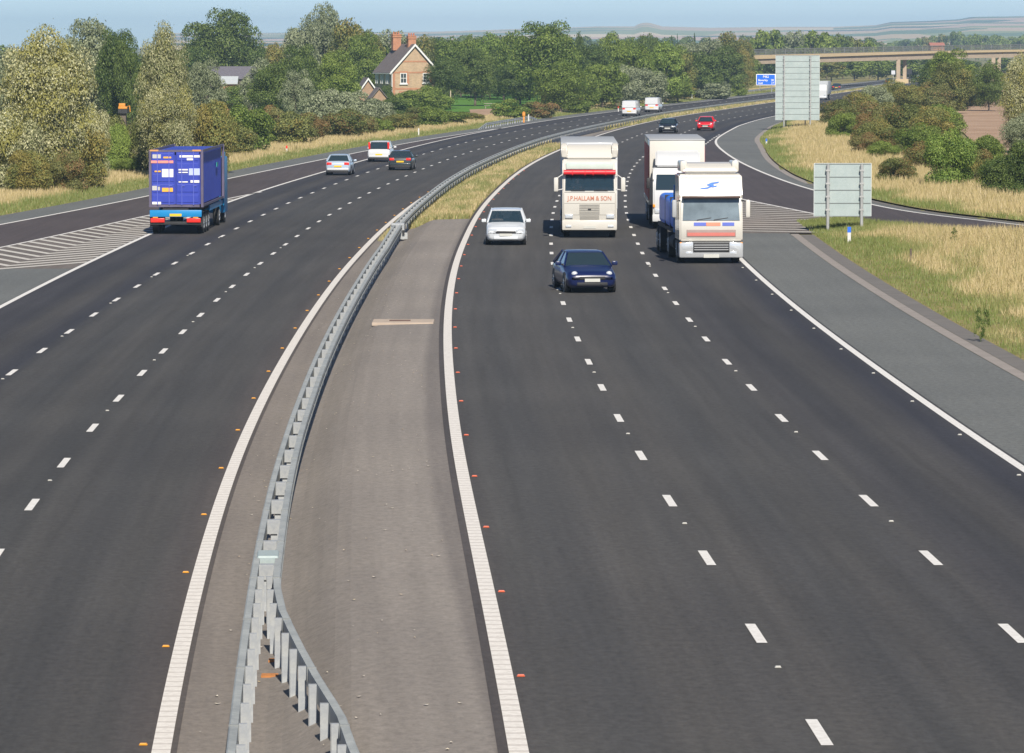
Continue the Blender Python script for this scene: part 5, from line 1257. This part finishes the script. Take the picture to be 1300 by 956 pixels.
    bm = bmesh.new(); box(bm, -1.25, 1.25, 2.1, 14.5, 1.15, 4.12, bev=.03); bm_obj('box_body', bm, M_curt, e, smooth=30)
    Box('front_wall', (-1.24, 1.24, 2.03, 2.095, 1.2, 4.1), P_wht, e, bev=.02)
    Box('chassis', (-.5, .5, .4, 14.2, .6, 1.1), M_dark, e)
    Box('under_cab', (-1.0, 1.0, .35, 1.9, .28, .5), M_dark, e)
    axle(e, 1.35, 1.14); axle(e, 5.4); axle(e, 11.2); axle(e, 12.5)
    return e
c = lorry_cream(); put(c, (748.5 - CX) / F * 188, 188, CR)
person(None, (c.location.x - .52, c.location.y + .75, 1.80), 'driver behind the windscreen of the cream lorry')
def lorry_white():
    e = tag(empty('lorry'), 'white box lorry with a red stripe behind the lorry with the blue load', 'lorry')
    w = 1.15
    bm = bmesh.new(); prism(bm, [(.05, .50), (0, .60), (0, 1.75), (.18, 2.6), (.32, 2.78), (1.7, 2.82), (1.7, .50)], 'x', -w, w); bmesh.ops.bevel(bm, geom=bm.edges[:], offset=.06, segments=3, affect='EDGES'); bm_obj('cab', bm, P_wht, e, smooth=40)
    panel('windscreen', [(-1.02, -.012, 1.80), (1.02, -.012, 1.80), (1.0, .14, 2.50), (-1.0, .14, 2.50)], M_glassd, e, .01)
    bm = bmesh.new(); prism(bm, [(.5, 2.84), (.75, 3.1), (1.35, 3.52), (1.65, 3.55), (1.65, 2.84)], 'x', -1.02, 1.02); bmesh.ops.bevel(bm, geom=bm.edges[:], offset=.07, segments=3, affect='EDGES'); bm_obj('roof_deflector', bm, P_wht, e, smooth=40)
    for s in (-1, 1):
        bm = bmesh.new(); box(bm, -.09, .09, -.07, .07, -.25, .25, bev=.04); o = bm_obj('mirror', bm, M_black, e, smooth=40); o.location = (s * 1.36, .0, 2.1)
        bm = bmesh.new(); tube(bm, (0, 0, .1), (-s * .25, .1, .15), .02, n=6); bm_obj('mirror_arm', bm, M_black, o)
        Box('headlight', (s * .88 - .18, s * .88 + .18, -.05, .0, .72, .92), M_lamp, e, bev=.02); Box('indicator', (s * 1.1 - .05, s * 1.1 + .05, -.03, .05, 1.0, 1.14), M_amber, e, bev=.01)
    Box('bumper', (-1.18, 1.18, -.06, .3, .34, .68), P_wht, e, bev=.05); Box('grille', (-.55, .55, -.03, .0, 1.0, 1.5), plain('grille_dark', (.1, .1, .1), .6), e, bev=.01); Box('number_plate', (-.27, .27, -.08, -.062, .42, .53), M_plateW, e)
    bm = bmesh.new(); box(bm, -1.27, 1.27, 1.95, 13.5, 1.05, 4.0, bev=.03); bm_obj('box_body', bm, P_cream, e, smooth=30)
    for s in (-1, 1):
        Box('side_curtain', (s * 1.275 - .012, s * 1.275 + .012, 2.2, 13.3, 1.25, 3.72), M_redside, e); Box('side_rail', (s * 1.29 - .015, s * 1.29 + .015, 1.95, 13.5, 1.05, 1.2), M_white, e); Box('underrun_guard', (s * 1.22 - .02, s * 1.22 + .02, 4.0, 9.5, .45, .95), M_dark, e)
    Box('roof_edge', (-1.29, 1.29, 1.93, 13.52, 4.003, 4.06), M_bumper, e, bev=.01)
    Box('chassis', (-.5, .5, .4, 13.2, .55, 1.0), M_dark, e); axle(e, 1.3, 1.12); axle(e, 5.5); axle(e, 10.6); axle(e, 11.8)
    return e
c = lorry_white(); put(c, (861 - CX) / F * 197, 197, CR)
def lorry_blue_load():
    e = tag(empty('lorry'), 'white tractor lorry with a blue sheeted load and blue emblem over the windscreen', 'lorry')
    w = 1.22; P = P_cream
    bm = bmesh.new(); prism(bm, [(.04, .85), (0, .9), (0, 1.62), (.16, 2.5), (.22, 2.62), (.36, 3.35), (.5, 3.42), (2.1, 3.45), (2.1, .85)], 'x', -w, w); bmesh.ops.bevel(bm, geom=bm.edges[:], offset=.06, segments=3, affect='EDGES'); bm_obj('cab', bm, P, e, smooth=40)
    panel('windscreen', [(-1.1, -.012, 1.66), (1.1, -.012, 1.66), (1.06, .142, 2.5), (-1.06, .142, 2.5)], M_glassb, e, .012)
    Box('sun_visor', (-1.12, 1.12, -.12, .16, 2.52, 2.60), plain('visor_smoke', (.10, .06, .05), .3), e, bev=.02)
    bm = bmesh.new(); prism(bm, [(.6, 3.45), (.62, 3.6), (.9, 3.78), (2.0, 3.86), (2.0, 3.45)], 'x', -1.02, 1.06); bmesh.ops.bevel(bm, geom=bm.edges[:], offset=.07, segments=3, affect='EDGES'); bm_obj('roof_deflector', bm, P, e, smooth=40)
    for s in (-1, 1):
        bm = bmesh.new(); box(bm, s * 1.0 - .14, s * 1.0 + .14, .75, 2.0, 3.5, 3.93, bev=.07); bm_obj('deflector_cheek', bm, P, e, smooth=40)
        bm = bmesh.new(); box(bm, -.09, .09, -.08, .08, -.38, .3, bev=.05); o = bm_obj('mirror', bm, P if s > 0 else M_bumper, e, smooth=40); o.location = (s * 1.42, .05, 2.15)
        bm = bmesh.new(); tube(bm, (0, 0, .2), (-s * .25, .12, .3), .02, n=6); bm_obj('mirror_arm', bm, M_black, o)
        bm = bmesh.new(); box(bm, -.25, .25, -.07, .12, -.14, .14, bev=.06); o = bm_obj('headlight', bm, M_lamp, e, smooth=40); o.location = (s * .92, -.03, .68); o.rotation_euler.y = s * .12
        Box('indicator', (s * 1.17 - .04, s * 1.17 + .04, -.06, .1, .62, .82), M_amber, e, bev=.01); Box('fog_lamp', (s * .85 - .14, s * .85 + .14, -.09, .0, .36, .47), M_lamp, e, bev=.02)
        panel('side_window', [(s * 1.225, .35, 1.7), (s * 1.225, 1.15, 1.7), (s * 1.225, 1.15, 2.45), (s * 1.225, .45, 2.45)], M_glassd, e, .006 * s)
        Box('cab_step', (s * 1.16 - .06, s * 1.16 + .06, .3, 2.0, .35, .83), M_dark, e, bev=.03)
    bm = bmesh.new(); box(bm, -1.24, 1.24, -.08, .35, .22, .82, bev=.07); bm_obj('bumper', bm, M_bumper, e, smooth=40)
    Box('grille', (-.70, .70, -.10, -.06, .44, .81), M_black, e, bev=.01)
    bm = bmesh.new()
    for i in range(3): box(bm, -.66, .66, -.115, -.101, .52 + i * .09, .55 + i * .09)
    bm_obj('grille_bar', bm, M_bumper, e)
    Box('grille_panel', (-.95, .95, -.02, -.0015, 1.02, 1.3), plain('panel_brown', (.30, .22, .2), .6), e, bev=.01); Box('red_stripe', (-.92, .92, -.032, -.0205, 1.06, 1.19), plain('stripe_red', (.55, .16, .13), .5), e)  # brownish panel with the red stripe laid over it
    for x_, wd, mt in ((-.42, .5, plain('sticker_blue', (.12, .16, .55), .5)), (.08, .56, plain('sticker_orange', (.75, .28, .18), .5)), (.66, .46, MATS['sticker_blue'])): Box('sticker', (x_ - wd/2, x_ + wd/2, -.014, -.002, 1.45, 1.58), mt, e)
    # blue emblem: two swept strokes
    M_em = plain('emblem_blue', (.03, .17, .72), .4)
    bm = bmesh.new()
    for pts in ([(-.46, -.13), (-.12, -.10), (.02, -.02), (-.02, .02), (-.16, -.05), (-.42, -.09)], [(-.20, .04), (.0, .13), (.30, .17), (.28, .12), (.06, .08), (.10, .03), (-.02, -.06), (-.06, .0)], [(.04, -.01), (.22, .02), (.20, -.03), (.02, -.06)]):
        prism(bm, [(a, b) for a, b in pts], 'y', 0, .01)
    o = bm_obj('emblem', bm, M_em, e); o.location = (.03, .262, 2.98); o.rotation_euler.x = -.19
    Box('number_plate', (-.3, .3, -.115, -.082, .23, .36), M_plateW, e)
    for x_ in (-.55, .1): bm = bmesh.new(); tube(bm, (x_, -.03, 1.68), (x_ + .55, .0, 1.76), .015, n=5); bm_obj('wiper', bm, M_black, e)
    Mb = plain('blue_sheet', (.01, .17, .80), .4, var=.15, scale=1.5)
    Box('headboard', (-1.25, .4, 2.35, 2.55, 1.1, 2.95), plain('headboard_blue', (.03, .16, .42), .5, var=.2), e, bev=.02)
    bm = bmesh.new(); box(bm, -1.16, 1.0, 3.2, 10.5, 1.15, 2.38, bev=.22, seg=3); o = bm_obj('sheeted_load', bm, Mb, e, smooth=60)
    for i in range(2): bm = bmesh.new(); box(bm, -1.17, 1.01, 5.0 + i * 2.4, 5.04 + i * 2.4, 1.14, 2.39, bev=.01); bm_obj('strap', bm, M_black, o)
    Box('trailer_bed', (-1.05, 1.2, 2.6, 12.4, .98, 1.145), M_dark, e, bev=.01); Box('chassis', (-.5, .5, .4, 12.2, .55, .975), M_dark, e)
    for s in (-1, 1): bm = bmesh.new(); tube(bm, (s * 1.0, 2.5, .68), (s * 1.0, 4.4, .68), .28, .28, 14); bm_obj('fuel_tank', bm, M_dark, e, smooth=40)
    axle(e, 1.35, 1.2); axle(e, 5.2); axle(e, 9.2); axle(e, 10.5)
    return e
c = lorry_blue_load(); put(c, (903 - CX) / F * 166, 166, CR, yaw=.05)
# far white lorry beside the tall sign
def far_lorry():
    e = tag(empty('lorry'), 'pale grey lorry emerging from behind the tall sign in the distance', 'lorry')
    bm = bmesh.new(); prism(bm, [(.0, .5), (0, 1.5), (.3, 2.3), (.5, 2.4), (1.7, 2.4), (1.7, .5)], 'x', -1.1, 1.1); bmesh.ops.bevel(bm, geom=bm.edges[:], offset=.06, segments=2, affect='EDGES'); bm_obj('cab', bm, P_wht, e)
    panel('windscreen', [(-.98, .02, 1.52), (.98, .02, 1.52), (.95, .27, 2.2), (-.95, .27, 2.2)], M_glassd, e); Box('box_body', (-1.15, 1.15, 1.8, 7.5, .9, 2.9), M_curt, e, bev=.03); Box('bumper', (-1.1, 1.1, -.06, .2, .35, .6), P_wht, e, bev=.03)
    for s in (-1, 1): Box('headlight', (s * .85 - .15, s * .85 + .15, -.04, 0, .72, .9), M_lamp, e)
    axle(e, 1.2, 1.1, .42); axle(e, 5.8, 1.12, .42); return e
c = far_lorry(); put(c, 46.7, 657, CR)

# container lorry driving away
def container_lorry():
    "front at -y, tail at y = L"
    e = tag(empty('lorry'), 'blue shipping container lorry driving away on the left', 'lorry'); L = 15.0
    Mc = plain('container_blue', (.028, .050, .37), .5, var=.2, scale=1.5); Mcs = plain('container_blue_side', (.038, .052, .34), .5, var=.15, scale=1.5) if False else Mc
    Mrail = plain('container_frame', (.10, .085, .14), .6, var=.4, scale=2); Mcy = plain('lorry_cyan', (.008, .22, .50), .4)
    y0, y1, zb, zt, w = 2.75, 14.95, 1.28, 3.92, 1.22
    bm = bmesh.new(); n = 46; prev = None
    for i in range(n * 2):                                           # corrugated sides
        y = y0 + .1 + (y1 - y0 - .25) * i / (2 * n - 1); d = .035 if (i // 2) % 2 else 0
        r = [bm.verts.new(p) for p in ((-w + .05 - d + .03, y, zb + .14), (w - .05 + d - .03, y, zb + .14), (w - .05 + d - .03, y, zt - .06), (-w + .05 - d + .03, y, zt - .06))]
        if prev:
            for j in range(4): bm.faces.new([prev[j], prev[(j+1) % 4], r[(j+1) % 4], r[j]])
        else: bm.faces.new(r)
        prev = r
    bm.faces.new(prev); cont = bm_obj('container', bm, Mc, e)
    bm = bmesh.new()
    for s in (-1, 1):
        for z_ in (zb, zt - .06): box(bm, s * w - .06, s * w + .02, y0, y1, z_, z_ + .11)
        for y_ in (y0 - .01, y1 - .1): box(bm, s * w - .09, s * w + .03, y_, y_ + .12, zb - .003, zt + .055)
    box(bm, -w + .092, w - .092, y1 - .1, y1 + .015, zt - .05, zt + .053); box(bm, -w + .092, w - .092, y1 - .1, y1 + .015, zb, zb + .12)
    bm_obj('container_frame', bm, Mrail, cont)
    def door(s):
        bm = bmesh.new(); box(bm, s * .58 - .54, s * .58 + .54, y1 - .03, y1 + .012, zb + .13, zt - .06)
        for i in range(5): z_ = zb + .22 + i * .49; box(bm, s * .58 - .5, s * .58 + .5, y1 + .012, y1 + .035, z_, z_ + .36, bev=.012)
        d = bm_obj('door', bm, Mc, cont)
        for x_ in (.3, .85): bm = bmesh.new(); tube(bm, (s * x_, y1 + .06, zb + .1), (s * x_, y1 + .06, zt - .03), .022, n=6); box(bm, s * x_ - .14, s * x_ + .02, y1 + .045, y1 + .075, zb + .98, zb + 1.02); bm_obj('locking_bar', bm, MATS['container_bar'] if 'container_bar' in MATS else plain('container_bar', (.10, .13, .52), .5), d)
        return d
    dl, dr = door(1), door(-1)      # seen from behind, +x local is on the left
    M_stick = plain('label_white', (.75, .74, .72), .6); M_sr = plain('label_red', (.85, .28, .22), .6); M_so = plain('label_orange', (.80, .42, .05), .6); M_sg = plain('label_grey', (.48, .47, .45), .6); M_sb = plain('label_pale_blue', (.45, .52, .80), .6)
    def st(d, xa, xb, za, zb_, mt): Box('label_patch', (xa, xb, y1 + .0362, y1 + .044, za, zb_), mt, d)
    H_ = zt - zb
    Z = lambda f: zt - H_ * f            # f: fraction down the door
    Xs = lambda f: w - 2 * w * f         # f: fraction across from the left as seen
    for d, a, b, f0, f1, mt in ((dl, .06, .22, .06, .13, M_sg), (dl, .27, .42, .10, .13, M_so), (dl, .03, .46, .17, .215, M_sr), (dl, .10, .22, .35, .375, M_so), (dl, .24, .46, .32, .465, M_stick), (dl, .05, .2, .62, .70, M_sg), (dl, .24, .45, .655, .725, M_so), (dl, .05, .22, .905, .95, M_stick),
                                (dr, .58, .97, .075, .115, M_stick), (dr, .72, .84, .13, .165, M_stick), (dr, .56, .74, .32, .345, M_stick), (dr, .56, .74, .37, .39, M_stick), (dr, .76, .97, .31, .43, M_sb), (dr, .56, .74, .54, .56, M_stick), (dr, .79, .96, .52, .565, M_stick)):
        st(d, Xs(b), Xs(a), Z(f1), Z(f0), mt)
    for s in (-1, 1): Box('corner_casting', (s * 1.0 - .2, s * 1.0 + .2, y1 - .08, y1 + .022, zt - .012, zt + .062), plain('casting_rust', (.55, .28, .10), .7) if s == -1 else MATS['casting_rust'], cont)
    bm = bmesh.new(); box(bm, -w - .04, -w + .0, y0 + 3.0, y0 + 3.8, 2.95, 3.15); bm_obj('green_label', bm, plain('label_green', (.02, .25, .25), .6), cont)
    Box('trailer_frame', (-.6, .6, 1.5, L - .1, .85, 1.22), M_dark, e); Box('rear_crossbar', (-1.22, 1.22, L - .35, L, .82, 1.14), Mcy, e, bev=.02)
    Box('underrun_bar', (-1.2, 1.2, L - .2, L - .05, .45, .60), M_dark, e, bev=.02)
    for s in (-1, 1):
        Box('tail_light', (s * .85 - .33, s * .85 + .33, L - .045, L + .03, .56, .76), M_red, e, bev=.02); Box('reflector', (s * .95 - .12, s * .95 + .12, L + .032, L + .04, .77, .82), M_amber, e)
        Box('mudguard', (s * 1.05 - .2, s * 1.05 + .2, L - .45, L - .38, .35, .82), M_black, e); Box('side_rail', (s * 1.2 - .03, s * 1.2 + .03, 3, L - 4.6, .95, 1.2), Mcy, e)
        Box('deflector_fin', (s * 1.24 - .03, s * 1.24 + .03, 1.6, 2.5, .9, 3.55), Mcy, e, bev=.01)
    Box('number_plate', (-.28, .28, L + .002, L + .012, .85, .97), M_plateY, e)
    bm = bmesh.new(); box(bm, -1.25, 1.25, 0, 2.0, .5, 3.3, bev=.08); bm_obj('cab', bm, Mcy, e, smooth=40); panel('windscreen', [(-1.1, -.01, 1.7), (1.1, -.01, 1.7), (1.1, -.01, 2.6), (-1.1, -.01, 2.6)], M_glassd, e)
    for y in (1.2, 4.6, L - 1.5, L - 2.8, L - 4.1): axle(e, y, 1.2)
    return e
c = container_lorry(); put(c, (222.8 - CX) / F * 203, 203, CL, False, 15.0)

# ------------------------------------------------------------------ haze, sky and sun
hz = bpy.data.materials.new('haze'); hz.use_nodes = True; nt = hz.node_tree; nt.nodes.remove(nt.nodes['Principled BSDF'])
pv = nt.nodes.new('ShaderNodeVolumePrincipled'); pv.inputs['Color'].default_value = (.50, .72, 1.0, 1); pv.inputs['Density'].default_value = 1.3e-4; pv.inputs['Anisotropy'].default_value = .0
nt.links.new(pv.outputs[0], nt.nodes['Material Output'].inputs['Volume'])
bm = bmesh.new(); box(bm, -9500, 9500, -100, 14000, -9, 95); o = bm_obj('haze', bm, hz); o['kind'] = 'stuff'; o['label'] = 'thin blue summer haze over the countryside'

EL, AZ = 40.0, 9.0
world = bpy.data.worlds.new('World'); scene.world = world; world.use_nodes = True; nt = world.node_tree
sky = nt.nodes.new('ShaderNodeTexSky'); sky.sky_type = 'NISHITA'; sky.sun_disc = False; sky.sun_elevation = R(EL)
sun_dir = Vector((math.sin(R(AZ)) * math.cos(R(EL)), -math.cos(R(AZ)) * math.cos(R(EL)), math.sin(R(EL))))
sky.sun_rotation = math.atan2(sun_dir.x, sun_dir.y)
sky.air_density = .5; sky.dust_density = 0.0; sky.ozone_density = 3.0
bg = nt.nodes['Background']; nt.links.new(sky.outputs[0], bg.inputs['Color']); bg.inputs['Strength'].default_value = .075
sl = bpy.data.lights.new('sun', 'SUN'); sl.energy = 4.7; sl.angle = R(.5); sl.color = (1.0, .93, .82)
so = bpy.data.objects.new('sun', sl); COL.objects.link(so); so.rotation_euler = sun_dir.to_track_quat('Z', 'Y').to_euler()
vs_ = scene.view_settings; vs_.view_transform = 'Standard'; vs_.look = 'None'; vs_.gamma = 1; vs_.exposure = 0.45
cy = scene.cycles; cy.max_bounces = 6; cy.diffuse_bounces = 3; cy.glossy_bounces = 3; cy.transparent_max_bounces = 8; cy.volume_bounces = 1; cy.transmission_bounces = 3; cy.use_denoising = True
